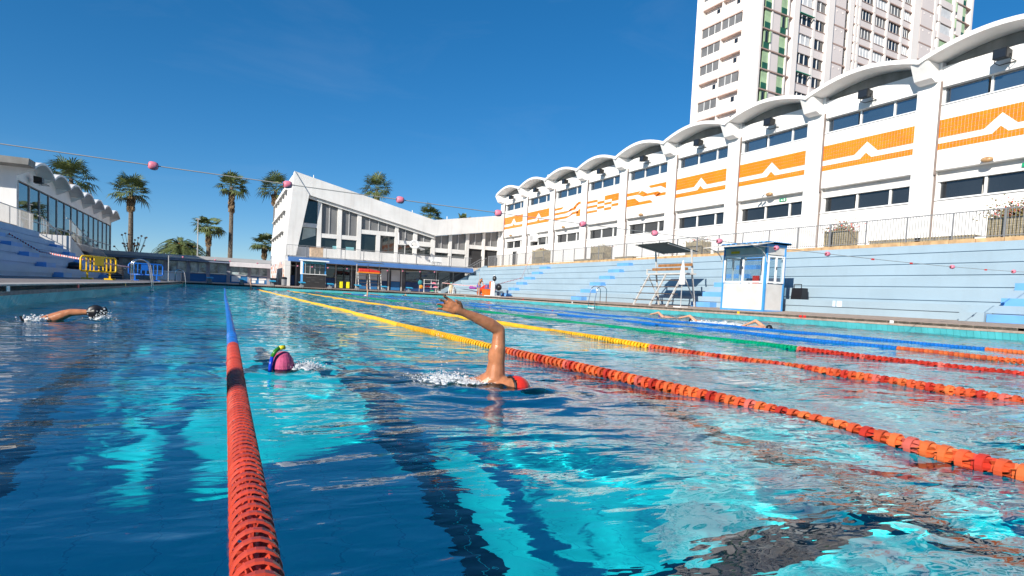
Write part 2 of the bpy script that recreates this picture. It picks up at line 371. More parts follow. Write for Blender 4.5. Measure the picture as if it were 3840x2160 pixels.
Xg, Yg = np.meshgrid(xs, np.array(ys)); Z = wz(Xg, Yg); nr, nc = Xg.shape
vv = np.stack([Xg, Yg, Z], -1).reshape(-1, 3)
ii = np.arange(nr * nc).reshape(nr, nc); qq = np.stack([ii[:-1, :-1], ii[:-1, 1:], ii[1:, 1:], ii[1:, :-1]], -1).reshape(-1, 4)
me = bpy.data.meshes.new('water')
me.vertices.add(len(vv)); me.vertices.foreach_set('co', vv.astype(np.float32).ravel())
me.loops.add(qq.size); me.loops.foreach_set('vertex_index', qq.astype(np.int32).ravel())
me.polygons.add(len(qq)); me.polygons.foreach_set('loop_start', np.arange(0, qq.size, 4, dtype=np.int32)); me.polygons.foreach_set('loop_total', np.full(len(qq), 4, np.int32))
me.update(calc_edges=True); me.shade_smooth(); me.materials.append(wm)
wo = link('water', me); wo['kind'] = 'structure'; wo.cycles.is_caustics_caster = True

# ------------------------------------------------------------------ lane ropes
def disc(kind, n=18):
    g = G()
    R, W = (.0485, .019) if kind == 'a' else (.0435, .030)
    pr = [(R - .005, -W / 2), (R, -W / 2 + .002), (R, W / 2 - .002), (R - .005, W / 2)]
    v = []; f = []
    for r, a in pr:
        for k in range(n): v.append((r * math.cos(2 * PI * k / n), a, r * math.sin(2 * PI * k / n)))
    m = 4
    for i in range(m):
        j = (i + 1) % m
        for k in range(n): f.append((i * n + k, i * n + (k + 1) % n, j * n + (k + 1) % n, j * n + k))
    g.add(v, f)
    L = .027 if kind == 'a' else .036
    nb = 6 if kind == 'a' else 5
    for k in range(nb):                      # vanes from hub to hoop, twisted on the wave-breaking discs
        a0 = 2 * PI * k / nb; tw = .12 if kind == 'a' else .55
        p = [(.014, -L, a0), (R - .006, -L, a0), (R - .006, L, a0 + tw), (.014, L, a0 + tw)]
        q = [(r * math.cos(a), yy, r * math.sin(a)) for r, yy, a in p]
        q2 = [(r * math.cos(a + .07), yy, r * math.sin(a + .07)) for r, yy, a in p]
        g.add(q + q2, [(0, 1, 2, 3), (7, 6, 5, 4), (0, 3, 7, 4), (1, 5, 6, 2), (0, 4, 5, 1), (3, 2, 6, 7)])
    g.tube([(0, -L, 0), (0, L, 0)], .016, 8)
    if kind == 'b':                          # solid disc web
        g.lathe([(.016, -.002), (R - .005, -.002), (R - .005, .002), (.016, .002)], 'y', (0, 0, 0), n)
    return g
DG = {'a': disc('a'), 'b': disc('b')}
DM = {(k, c): mesh('disc', DG[k], ROPE[c], smooth=False) for k in 'ab' for c in ROPE}
ROPES = [('a', ['scarlet'], 'blue', .053, 5.76, 120), ('b', ['rust', 'orange', 'orange', 'rust', 'orange', 'rust', 'red'], 'yellow', .072, 5.75, 130), ('b', ['rust', 'rust', 'orange', 'rust', 'red'], 'yellow', .072, 6.1, 110),
         ('b', ['red'], 'green', .072, 6.0, 60), ('b', ['orange', 'orange', 'rust'], 'blue', .072, 6.1, 40), ('b', ['orange'], 'blue', .072, 6.1, 30)]
RLAB = ['red near half and blue far half, closest lane rope running beneath the camera', 'orange and red discs turning yellow, rope right behind the swimmer with raised arm', 'orange and yellow lane rope, second to the right of the red and blue one',
        'red and green lane rope running across the pool', 'orange and blue lane rope just beyond the green one', 'orange and blue lane rope farthest to the right, nearest the booth']
def rope_x(i, y):
    x = LX0 - .06 + 2.5 * i
    if i == 0: return .066 + .014 * min(1, max(0, y) / 6) + .012 * math.sin(max(0, y - 4) * .22)
    if i == 1: return 2.62 + .12 * math.exp(-((y - 2.3) / 1.1) ** 2) + .03 * math.sin(y * .5)
    if i == 2: return 5.03 - .15 * math.exp(-((y - 6) / 1.6) ** 2) + .03 * math.sin(y * .45)
    return x - .12 + .08 * math.sin(y * .22 + i)
low = G().lathe([(.02, -.030), (.044, -.022), (.044, .020), (.02, .028)], 'y', (0, 0, 0), 10)
for i, (kind, near, farc, pitch, yb, nind) in enumerate(ROPES):
    t_ = thing('lane_rope', RLAB[i], 'lane rope', (LX0 + 2.5 * i, 0, 0), 'lane ropes stretched along the pool')
    y0 = -1.2 if i == 0 else (.35 if i == 1 else (1.1 if i == 2 else 1.9)); y = y0; k = 0; farg = {}
    cab = [(rope_x(i, yy), yy, .022) for yy in np.arange(y0 - .1, PY1 - .3, .5)]
    part('cable', G().tube(cab, .006, 6), steel, t_)
    ind = 0
    while y < PY1 - .45:
        c = farc if y > yb else near[k % len(near)]
        if i in (1, 2, 3) and y < yb and k % 13 == 4: c = 'pink'
        if y > PY1 - 4.2: c = 'red'
        if i == 0 and y > yb and k % 60 == 30: c = 'red' if y > 15 else 'blue'
        if i in (3, 4, 5) and abs(y - (27 - i)) < pitch / 2: c = 'red'
        zz = (.018 if i == 0 else .013) + .005 * math.sin(y * 1.7 + i); p = (rope_x(i, y), y, zz)
        if ind < nind and y > (.7 if i == 0 else .3):
            o = piece('disc', DM[(kind, c)], t_, p); o.rotation_euler = (random.uniform(-.05, .05), random.uniform(0, 6), random.uniform(-.06, .06)); ind += 1
        else:
            gg = farg.setdefault(c, G()); q = low if y > 1 else DG[kind]; gg.add([(a + p[0], b + p[1], cc + p[2]) for a, b, cc in q.v], q.f)
        y += pitch; k += 1
    for c, gg in farg.items(): part('disc_run', gg, ROPE[c], t_, kind='stuff')


# ------------------------------------------------------------------ right bleachers
TZ = 3.60                                           # terrace level
XB, TR = 23.0, .77
ZT = [.45, 1.01, 1.55, 2.05, 2.57, 3.09, 3.56]
bl = thing('bleachers', 'long pale blue stepped bleachers along the right side of the pool', 'bleachers', (23, 20, .45))
for k in range(6):
    x0 = XB + TR * k; lip = .30 if k == 0 else .14
    g = G().box(x0, 28.6, -14, 65.2, ZT[k] + lip, ZT[k + 1]); g.box(x0 + .05, 28.6, -14, 65.19, max(.2, ZT[k] - .2), ZT[k] + lip)
    part('tier', g, bl_light, bl)
for yc in (10.4, 24.3, 36.7, 49.0):                 # aisle half-steps
    for k in range(6):
        x1 = XB + TR * k; part('aisle_step', G().box(x1 - .40, x1 + .06, yc - .70, yc + .70, ZT[k] + .002, ZT[k] + .26), bl_step, bl)
fw_ = M('faded_white', (.60, .70, .86), .6)
for a_, b_ in ((16.85, 16.97), (16.55, 16.78)): part('painted_bar', G().box(XB - .004, XB, a_, b_, .76, 1.0), fw_, bl)
part('end_kerb', G().box(22.55, 23.0, 11.15, 11.9, .45, .76), bl_light, bl)
cp = thing('terrace_coping', 'tan brick coping along the top of the right bleachers', 'coping', (27.5, 20, TZ))
me_c = mesh('coping_stone', G().box(0, .5, .012, .988, 0, .21), coping)
for k in range(-4, 64): piece('coping_stone', me_c, cp, (27.42, k + .1, TZ - .03))
struct('terrace_right', G().box(27.9, 34, -14, 71.2, TZ - .3, TZ + .12), terr)

# stairs at the far end of the bleachers
st = thing('corner_stairs', 'pale blue concrete stairs with grey handrails at far end of right bleachers', 'stairs', (24, 66, .45))
g = G()
for k in range(16): g.box(22.3 + k * .33, 22.3 + (k + 1) * .33 + .02, 65.2, 66.7, .3, .46 + (k + 1) * .196)
part('flight', g, bl_light, st)
part('string_wall', G().prism([(22.2, .4), (22.5, .4), (27.7, 3.5), (27.7, 3.85), (27.4, 3.85), (22.2, .75)], 'y', 65.0, 65.19), bl_light, st)
for yy in (65.1, 66.6):
    part('handrail', G().tube([(22.2, yy, .5), (22.2, yy, 1.45), (27.6, yy, 4.75)], .028, 6), railgrey, st)
    gb = G()
    for k in range(26): gb.tube([(22.35 + k * .2, yy, .6 + k * .122), (22.35 + k * .2, yy, 1.5 + k * .122)], .012, 4)
    part('balusters', gb, railgrey, st, kind='stuff')

# terrace railing
def railing(name, label, p0, p1, z0, h, mat, pitch, post, nind, axis, indfrom=None, kindname='railing'):
    t_ = thing(name, label, 'railing', (p0[0], p0[1], z0)); L = (Vector(p1) - Vector(p0)).length; d = (Vector(p1) - Vector(p0)) / L
    pt = lambda s, z: (p0[0] + d.x * s, p0[1] + d.y * s, z)
    part('top_rail', G().beam(pt(0, z0 + h), pt(L, z0 + h), .045, .04), mat, t_); part('bottom_rail', G().beam(pt(0, z0 + .10), pt(L, z0 + .10), .035, .03), mat, t_)
    mp = mesh('post', G().box(-.025, .025, -.025, .025, 0, h), mat); mb = mesh('bar', G().box(-.009, .009, -.009, .009, .11, h - .01), mat)
    n = int(L / post)
    for k in range(n + 1): piece('post', mp, t_, pt(min(L, k * post), z0))
    g = G(); n = int(L / pitch); a, b = indfrom or (0, nind)
    for k in range(1, n):
        x, y, z = pt(k * pitch, z0)
        if a <= k < b: piece('bar', mb, t_, (x, y, z))
        else: g.box(x - .009, x + .009, y - .009, y + .009, z + .11, z + h - .01)
    if g.v: part('bar_run', g, mat, t_, kind='stuff')
    return t_
railing('terrace_railing', 'long grey metal railing above the right bleachers', (27.6, -2), (27.6, 64.6), TZ + .17, 1.15, railgrey, .125, 1.9, 0, 'y', (118, 395))

# ------------------------------------------------------------------ right hall with barrel shells
BX = 32.0
hall = thing('pool_hall', 'long white hall with scalloped barrel roofs and orange tile bands above right bleachers', 'building', (BX, 40, TZ))
BAYS = [(70.2 - 6.45 * k, 64.85 - 6.45 * k) for k in range(10)]     # (far edge, near edge) of each bay
def arch(ya, yb, zv, zc, n=16):
    """circular-ish arc points from ya to yb"""
    return [(ya + (yb - ya) * i / n, zv + (zc - zv) * math.sin(PI * i / n) ** .9) for i in range(n + 1)]
def shell(ya, yb, zv, zc, th, x0, x1, n=16):
    a = arch(ya, yb, zv, zc, n); g = G()
    for i in range(n):
        (y0, z0), (y1, z1) = a[i], a[i + 1]
        g.prism([(y0, z0), (y1, z1), (y1, z1 - th), (y0, z0 - th)], 'x', x0, x1)
    bmv = {}; v = []; f = []
    for q in g.f:                                        # weld and drop inner caps
        pass
    # build directly instead
    v = []; f = []
    for i, (y, z) in enumerate(a):
        v += [(x0, y, z), (x1, y, z), (x1, y, z - th), (x0, y, z - th)]
    for i in range(n):
        o = i * 4; p = o + 4
        for k in range(4): f.append((o + k, p + k, p + (k + 1) % 4, o + (k + 1) % 4))
    f.append((0, 1, 2, 3)); f.append((n * 4 + 3, n * 4 + 2, n * 4 + 1, n * 4))
    r = G(); r.add(v, f); return r
# wall body behind everything
part('back_wall', G().box(BX + .9, BX + 14, 6.5, 71.3, TZ - 3.3, 13.0), white, hall)
cmesh = mesh('column', G().box(-.30, .95, -.55, .55, 0, 9.55), white)
brk = mesh('bracket', G().prism([(-.30, 0), (-.62, .12), (-1.02, .88), (.2, .88), (.2, 0)], 'y', -.42, .42), shellmat)
for k in range(11):
    yc = 70.75 - 6.45 * k
    piece('column', cmesh, hall, (BX + .25, yc, TZ)); piece('bracket', brk, hall, (BX, yc, 12.2))
SH = [shell(BAYS[0][0] + .55, BAYS[0][1] - .55, 13.22, 13.86, .22, BX - 1.1, BX + 14)]
m0 = mesh('roof_shell', G().add([(a, b - BAYS[0][0], c) for a, b, c in SH[0].v], SH[0].f), shellmat)
for k in range(10): piece('roof_shell', m0, hall, (0, BAYS[k][0], 0))
ym, yn = BAYS[0]
tymp = G(); a = arch(ym + .55, yn - .55, 13.0, 13.62)
tymp.prism([(p[0] - ym, p[1]) for p in a] + [(yn - .4 - ym, 12.88), (ym + .4 - ym, 12.88)], 'x', BX + .28, BX + .5)
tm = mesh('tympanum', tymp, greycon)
W = ym - yn
def rel(x0, x1, a, b, z0, z1): return G().box(x0, x1, -b, -a, z0, z1)
mm = dict(
    spandrel=mesh('wall_panel', G().box(BX + .02, BX + .9, -W, 0, 7.83, 11.02).box(BX + .02, BX + .9, -W, 0, 11.93, 12.93), white),
    lintel=mesh('lintel_panel', G().box(BX + .38, BX + .9, -W, 0, 7.40, 7.828), concrete),
    lintel_bar=mesh('lintel_bar', G().box(BX + .33, BX + .5, -W, 0, 7.30, 7.40), whitepaint),
    base=mesh('lower_wall', G().box(BX + .12, BX + .9, -W, 0, TZ, 6.33), white),
    sill=mesh('sill', G().box(BX - .03, BX + .5, -W, 0, 11.02, 11.075), whitepaint),
    sill2=mesh('sill', G().box(BX + .05, BX + .6, -W, 0, 6.33, 6.40), whitepaint),
    pane=mesh('pane', G().box(BX + .30, BX + .32, 0, 1.8, 11.08, 11.925), glass_up), pane2=mesh('pane', G().box(BX + .52, BX + .54, 0, 1.8, 6.41, 7.295), glass),
    mull=mesh('mullion', G().box(BX + .24, BX + .36, -.045, .045, 11.076, 11.93), whitepaint), mull2=mesh('mullion', G().box(BX + .44, BX + .58, -.055, .055, 6.401, 7.299), whitepaint),
    dpipe=mesh('drain_pipe', G().tube([(0, 0, 7.6), (0, 0, 12.2)], .05, 8), pipe), plinth=mesh('blue_plinth', G().box(BX + .09, BX + .12, -W + .6, -.5, TZ + .12, TZ + .62), bl_step),
    lpipe=mesh('drain_pipe', G().tube([(0, 0, TZ), (0, 0, 7.7)], .045, 8), pipe))
def floodlight():
    g = G(); g.box(-.19, .19, -.30, .30, 0, .46); return g
fl_body = mesh('lamp_housing', G().prism([(0, 0), (.46, .06), (.46, .38), (0, .44)], 'y', -.28, .28), lampblack)
fl_glass = mesh('lamp_glass', G().box(-.008, 0, -.24, .24, .04, .40), lampglass)
fl_arm = mesh('lamp_arm', G().tube([(.3, -.3, .2), (.3, -.33, -.06), (.72, -.33, -.06), (.72, .33, -.06), (.3, .33, -.06), (.3, .3, .2)], .02, 5), lampblack)
ordn = ['farthest', 'second farthest', 'third farthest', 'fourth farthest', 'fifth', 'fourth from the near end', 'third from the near end', 'second from the near end', 'nearest']
for k, (ya, yb) in enumerate(BAYS):
    for nm in ('spandrel', 'lintel', 'lintel_bar', 'base', 'sill', 'sill2'): piece(mm[nm].name.split('.')[0], mm[nm], hall, (0, ya, 0))
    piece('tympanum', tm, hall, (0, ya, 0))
    for s in (.03, 2.13, 4.03): 
        o = piece('pane', mm['pane'], hall, (0, ya - s - 1.9 - .02, 0)); o.scale = (1, 1.06 if s < 4 else .70, 1)
        if s > 4: o.location.y += .62
        o = piece('pane', mm['pane2'], hall, (0, ya - s - 1.9 - .02, 0)); o.scale = (1, 1.06 if s < 4 else .70, 1)
        if s > 4: o.location.y += .62
    for s in (.05, 2.13, 4.03, W - .05): piece('mullion', mm['mull'], hall, (0, ya - s, 0)); piece('mullion', mm['mull2'], hall, (0, ya - s, 0))
    piece('drain_pipe', mm['dpipe'], hall, (BX - .05, ya - .06, 0)); piece('drain_pipe', mm['lpipe'], hall, (BX + .05, ya - .05, 0))
    if k % 2 == 1 or k > 4: piece('blue_plinth', mm['plinth'], hall, (0, ya, 0))
    if k < 9:
        t_ = thing('floodlight', 'black square floodlight under the %s scalloped roof bay' % ordn[k], 'floodlight', (BX - .75, (ya + yb) / 2 - .15, 12.27), 'floodlights under the scalloped roof')
        a_ = link('lamp_housing', fl_body, t_); b_ = link('lamp_glass', fl_glass, t_); c_ = link('lamp_arm', fl_arm, t_)

# orange tile bands: every convex colour field is cut into tiles
def clip(poly, nx, ny, c):
    out = []
    for i in range(len(poly)):
        p, q = poly[i], poly[(i + 1) % len(poly)]; dp = nx * p[0] + ny * p[1] - c; dq = nx * q[0] + ny * q[1] - c
        if dp <= 1e-9: out.append(p)
        if dp * dq < -1e-14:
            s = dp / (dp - dq); out.append((p[0] + (q[0] - p[0]) * s, p[1] + (q[1] - p[1]) * s))
    return out
A_OR = [[(0, .40), (.385, .40), (.52, .81), (.52, 1), (0, 1)], [(.52, .81), (.64, .40), (1, .40), (1, 1), (.52, 1)], [(0, 0), (1, 0), (1, .21), (0, .21)], [(.455, .21), (.575, .21), (.515, .41)]]
A_WH = [[(0, .21), (.455, .21), (.515, .41), (.52, .81), (.385, .40), (0, .40)], [(.515, .41), (.575, .21), (1, .21), (1, .40), (.64, .40), (.52, .81)]]
WAVE = [[(0, .70), (.28, .70), (.36, .85), (0, .85)], [(0, .36), (.45, .36), (.55, .52), (0, .52)], [(.45, .36), (.60, .44), (.70, .62), (.55, .52)], [(.55, .44), (.80, .50), (.84, .66), (.60, .62)], [(.78, .56), (.92, .82), (.84, .92), (.72, .66)], [(.84, .80), (1, .80), (1, .97), (.88, .97)],
        [(0, 0), (.46, 0), (.56, .16), (0, .16)], [(.46, 0), (.66, .14), (.70, .30), (.56, .16)], [(.62, .18), (.90, .22), (.90, .38), (.68, .34)], [(.84, 0), (1, 0), (1, .55), (.84, .30)]]
CHK = [[(a, b), (a + c, b), (a + c, b + d), (a, b + d)] for a, b, c, d in [(0, .70, .34, .16), (0, .38, .34, .15), (0, .06, .34, .14), (.34, .54, .22, .16), (.34, .22, .22, .16), (.56, .70, .44, .28), (.56, .40, .22, .14), (.78, .54, .22, .16), (.56, .06, .22, .16), (.78, .22, .22, .16)]]
STAIR = [[(.62, .84), (1, .84), (1, 1), (.56, 1)], [(.86, .84), (1, .62), (1, .84)], [(0, .62), (.30, .62), (.36, .80), (0, .80)], [(.30, .62), (.44, .44), (.54, .58), (.40, .80)], [(.44, .44), (.74, .44), (.80, .58), (.50, .58)], [(.70, .44), (.78, .30), (.88, .44), (.80, .58)], [(.74, .30), (1, .30), (1, .46), (.80, .46)],
         [(0, 0), (.26, 0), (.34, .18), (.22, .44), (0, .44)], [(.26, 0), (.70, 0), (.62, .18), (.32, .18)]]
PAT = [A_OR, A_OR, WAVE, CHK, STAIR, A_OR, A_OR, A_OR, A_OR, A_OR]
OZ0, OZ1 = 8.83, 10.31
cells = []
for k, (ya, yb) in enumerate(BAYS):
    for polys, colr in ((PAT[k], 0), (A_WH if PAT[k] is A_OR else [], 1)):
        for P in polys:
            P = [(u * W, OZ0 + v * (OZ1 - OZ0)) for u, v in P]
            if colr and len(P) > 4:
                tri = [[P[0], P[1], P[-1]], [P[1], P[2], P[3], P[4], P[5]]] if P[0][0] == 0 else [P]
                P_list = [[P[0], P[1], P[4], P[5]], [P[1], P[2], P[3], P[4]]] if P[0][0] == 0 else [[P[0], P[1], P[4], P[5]], [P[1], P[2], P[3], P[4]]]
            else: P_list = [P]
            for Q in P_list:
                us = [p[0] for p in Q]; zs_ = [p[1] for p in Q]; tw, th = .153, .2114
                for cu in range(int(min(us) / tw), int(max(us) / tw - 1e-6) + 1):
                    for cz in range(int((min(zs_) - OZ0) / th + 1e-6), int((max(zs_) - OZ0) / th - 1e-6) + 1):
                        c = Q
                        for nx, ny, cc in ((-1, 0, -(cu * tw + .0065)), (1, 0, (cu + 1) * tw - .0065), (0, -1, -(OZ0 + cz * th + .0065)), (0, 1, OZ0 + (cz + 1) * th - .0065)):
                            c = clip(c, nx, ny, cc)
                            if len(c) < 3: break
                        if len(c) >= 3: cells.append((k, colr, [(ya - u, z) for u, z in c]))
vis = sorted([c for c in cells if c[1] == 0 and max(p[0] for p in c[2]) > 13.9], key=lambda c: max(p[0] for p in c[2]))[:290]
vid = {id(c) for c in vis}; go = G(); gwt = G(); cache = {}
for c in cells:
    if id(c) in vid:
        y0, z0 = c[2][0]; key = tuple((round(p[0] - y0, 3), round(p[1] - z0, 3)) for p in c[2])
        if key not in cache: cache[key] = mesh('tile', G().prism([(p[0] - y0, p[1] - z0) for p in c[2]], 'x', 0, .022), orange)
        piece('tile', cache[key], hall, (BX + .006, y0, z0))
    else: (gwt if c[1] else go).prism(c[2], 'x', BX + .006, BX + .03)
part('orange_tile_bands', go, orange, hall, kind='stuff'); part('white_tile_bands', gwt, whitetile, hall, kind='stuff')

# wall lamps, signs and cameras on the hall
def wall_lamp(y, z, lab, cam_=False):
    t_ = thing('wall_lamp', lab, 'lamp', (BX - .1, y, z), 'oval lamps under the tile wall')
    part('diffuser', G().ball((BX - .17, y, z), (.16, .27, .13), 12, 8), M('lamp_dome%d' % int(y), (.42, .25, .12), .25, .2, 6), t_, True); part('base_plate', G().box(BX - .06, BX + .03, y - .2, y + .2, z - .08, z + .1), whitepaint, t_)
    if cam_:
        part('camera_bracket', G().box(BX - .3, BX + .02, y + .5, y + .56, z + .08, z + .14), whitepaint, t_)
        for dy in (.3, .62): part('camera_body', G().beam((BX - .35, y + dy, z + .05), (BX - .62, y + dy + .12, z - .05), .11, .11), whitepaint, t_)
wall_lamp(16.2, 7.93, 'oval wall lamp above the nearest lower windows'); wall_lamp(28.6, 7.93, 'oval wall lamp with two cameras beside it', True); wall_lamp(42.0, 7.93, 'oval wall lamp under the stair pattern tiles'); wall_lamp(55.0, 7.93, 'oval wall lamp under the wave pattern tiles'); wall_lamp(67.8, 7.93, 'oval wall lamp over the far white door')
for yy, ll in ((14.75, 'green exit sign under the nearest tile band'), (27.9, 'green exit sign beside the wall cameras')):
    t_ = thing('exit_sign', ll, 'sign', (BX + .3, yy, 7.42)); part('sign_plate', G().box(BX + .27, BX + .31, yy - .25, yy + .25, 7.44, 7.62), greensign, t_)
    part('running_figure', G().box(BX + .262, BX + .268, yy + .02, yy + .08, 7.46, 7.58).box(BX + .262, BX + .268, yy + .08, yy + .14, 7.5, 7.53).box(BX + .262, BX + .268, yy - .05, yy + .02, 7.47, 7.50).box(BX + .262, BX + .268, yy - .2, yy - .1, 7.46, 7.60), whitepaint, t_)
t_ = thing('glass_door', 'white framed glass door at far end of the white hall', 'door', (BX, 67.3, TZ)); part('door_frame', G().box(BX - .02, BX + .05, 66.2, 68.3, TZ + .12, TZ + 2.4), alu, t_); part('pane', G().box(BX - .04, BX - .022, 66.3, 67.2, TZ + .2, TZ + 2.3), glass, t_); part('door_leaf', G().box(BX - .05, BX - .022, 67.3, 68.2, TZ + .2, TZ + 2.3), whitepaint, t_)
t_ = thing('air_conditioner', 'white box unit hanging under the far spandrel of the hall', 'air conditioner', (BX - .2, 61.9, 7.0)); part('casing', G().box(BX - .25, BX + .35, 61.5, 62.4, 6.85, 7.95), whitepaint, t_); part('grille', G().box(BX - .27, BX - .252, 61.6, 62.3, 7.0, 7.5), alu, t_)
t_ = thing('roof_vent', 'small roof vent with red cap on the far scalloped roof', 'vent', (BX + 1, 60.9, 13.3)); part('stack', G().tube([(BX + 1, 60.9, 13.2), (BX + 1, 60.9, 14.4)], .14, 8), concrete, t_); part('red_cap', G().box(BX + .5, BX + 1.5, 60.2, 61.6, 13.55, 13.7), M('rust_cap', (.12, .02, .02), .7), t_)

# terrace planters and benches
def planter(x, y, w, d, h, lab, flowers=0, steps=True):
    z = TZ + .12; t_ = thing('planter', lab, 'planter', (x, y, z), 'wooden planters on the right terrace')
    ms = mesh('slat', G().box(-.015, .015, -w / 2, w / 2, 0, .085), woodgrey); n = int(h / .095)
    for k in range(n): piece('slat', ms, t_, (x - d / 2, y, z + k * .095))
    ms2 = mesh('slat', G().box(-d / 2, d / 2, -.015, .015, 0, .085), woodgrey)
    for k in range(n): piece('slat', ms2, t_, (x, y - w / 2, z + k * .095))
    [part('corner_post', G().box(x - d / 2 - .03, x - d / 2 + .04, q_ - .035, q_ + .035, z, z + h + .05), woodgrey, t_) for q_ in (y - w / 2, y + w / 2)]
    part('soil', G().box(x - d / 2 + .016, x + d / 2, y - w / 2 + .016, y + w / 2 - .02, z, z + h - .08), darkin, t_)
    if flowers:
        gl, gp, gs_ = G(), G(), G(); R = random.Random(int(y * 10))
        for k in range(flowers):
            p = Vector((x + R.uniform(-.5, .5) * d, y + R.gauss(0, .30) * w, z + h - .05 + abs(R.gauss(0, .26)) * min(1.0, flowers / 450)))
            a = Vector((R.uniform(-1, 1), R.uniform(-1, 1), R.uniform(-1, 1))).normalized() * R.uniform(.03, .06); b = a.cross(Vector((R.random(), R.random(), R.random() - .5))).normalized() * R.uniform(.02, .05)
            (gp if R.random() < .16 else gl).add([p - a, p + b, p + a, p - b], [(0, 1, 2, 3)])
        for k in range(22): gs_.tube([(x, y + R.uniform(-.4, .4) * w, z + h - .1), (x + R.uniform(-.4, .4), y + R.uniform(-.6, .6) * w, z + h + R.uniform(.15, .55))], .008, 4)
        part('foliage', gl, lf_red, t_, kind='stuff'); part('petals', gp, petal, t_, kind='stuff'); part('stems', gs_, woodgrey, t_, kind='stuff')
planter(28.6, 13.1, 1.9, .9, 1.0, 'big slatted wooden planter with red flowers at the right edge', 1500)
planter(28.6, 20.9, 1.25, .8, .95, 'wooden planter with red and green flowers right of the booth roof', 420)
planter(28.9, 31.6, 1.5, .8, 1.05, 'wooden planter behind the lifeguard chair canopy', 160)
planter(28.9, 43.2, 1.9, .9, 1.35, 'wooden planter left of the lifeguard chair on the terrace', 90)
planter(28.9, 54.0, 2.2, .9, 1.6, 'farthest wooden planter near the corner stairs', 120)
def bench(x, y, lab):
    z = TZ + .12; t_ = thing('bench', lab, 'bench', (x, y, z), 'low wooden benches on the right terrace')
    for k in range(3): part('plank', G().box(x - .25 + k * .18, x - .25 + k * .18 + .16, y - 1.25, y + 1.25, z + .36, z + .42), woodgrey, t_)
    for dy in (-.95, .95): part('leg', G().box(x - .2, x + .25, y + dy - .06, y + dy + .06, z, z + .36), woodgrey, t_)
    part('apron', G().box(x - .26, x - .24, y - 1.2, y + 1.2, z + .16, z + .35), woodgrey, t_)
bench(29.2, 16.2, 'wooden bench beside the big flower planter'); bench(29.2, 19.0 - .6, 'wooden bench right of the small flower planter'); bench(29.4, 29.2, 'wooden bench behind the booth'); bench(29.4, 40.4, 'wooden bench right of the leafless planter'); bench(29.4, 46.8, 'wooden bench left of the leafless planter')

# ------------------------------------------------------------------ apartment tower
TA, TB_ = math.radians(87.2), math.radians(-2.8)
P0 = Vector((92 * math.sin(math.radians(46.3)), 92 * math.cos(math.radians(46.3)), 0))
TR_ = Matrix(((math.sin(TA), math.sin(TB_), 0), (math.cos(TA), math.cos(TB_), 0), (0, 0, 1)))     # local s (right face), r (left face), z
tower = thing('apartment_tower', 'tall cream apartment tower with balconies and green shutters behind the white hall', 'building', P0)
def tp(name, g, mat, kind=None):
    v = [P0 + TR_ @ Vector(p) for p in g.v]; q = G(); q.add([tuple(p) for p in v], g.f); return part(name, q, mat, tower, kind=kind)
tp('core', G().box(.4, 54.4, .4, 11.7, .25, 62), panelm)
FH = 2.78; Z0 = 42.41
for a, b in ((6.56, 7.70), (14.15, 15.50), (36.05, 37.95)): tp('pilaster', G().box(a, b, -.45, .38, .25, 62.1), creamw)
for a, b in ((20.2, 20.45), (19.4, 20.19), (42.45, 43.1), (54.0, 54.66), (-.02, .36), (48.45, 48.95)): tp('edge_pier', G().box(a, b, -.25, .39, .25, 62.1), creamw)
tp('left_edge_pier', G().box(-.3, .39, 10.5, 11.9, .25, 62.1), creamw); tp('plain_wall', G().box(-.12, .39, .37, 2.95, .25, 62.1), creamw)
fm_cache = {}
def tpiece(name, key, g, mat, z):
    if key not in fm_cache:
        q = G(); q.add([tuple(TR_ @ Vector(p)) for p in g.v], g.f); fm_cache[key] = mesh(name, q, mat)
    return link(name, fm_cache[key], tower, (0, 0, z))
R = random.Random(3)
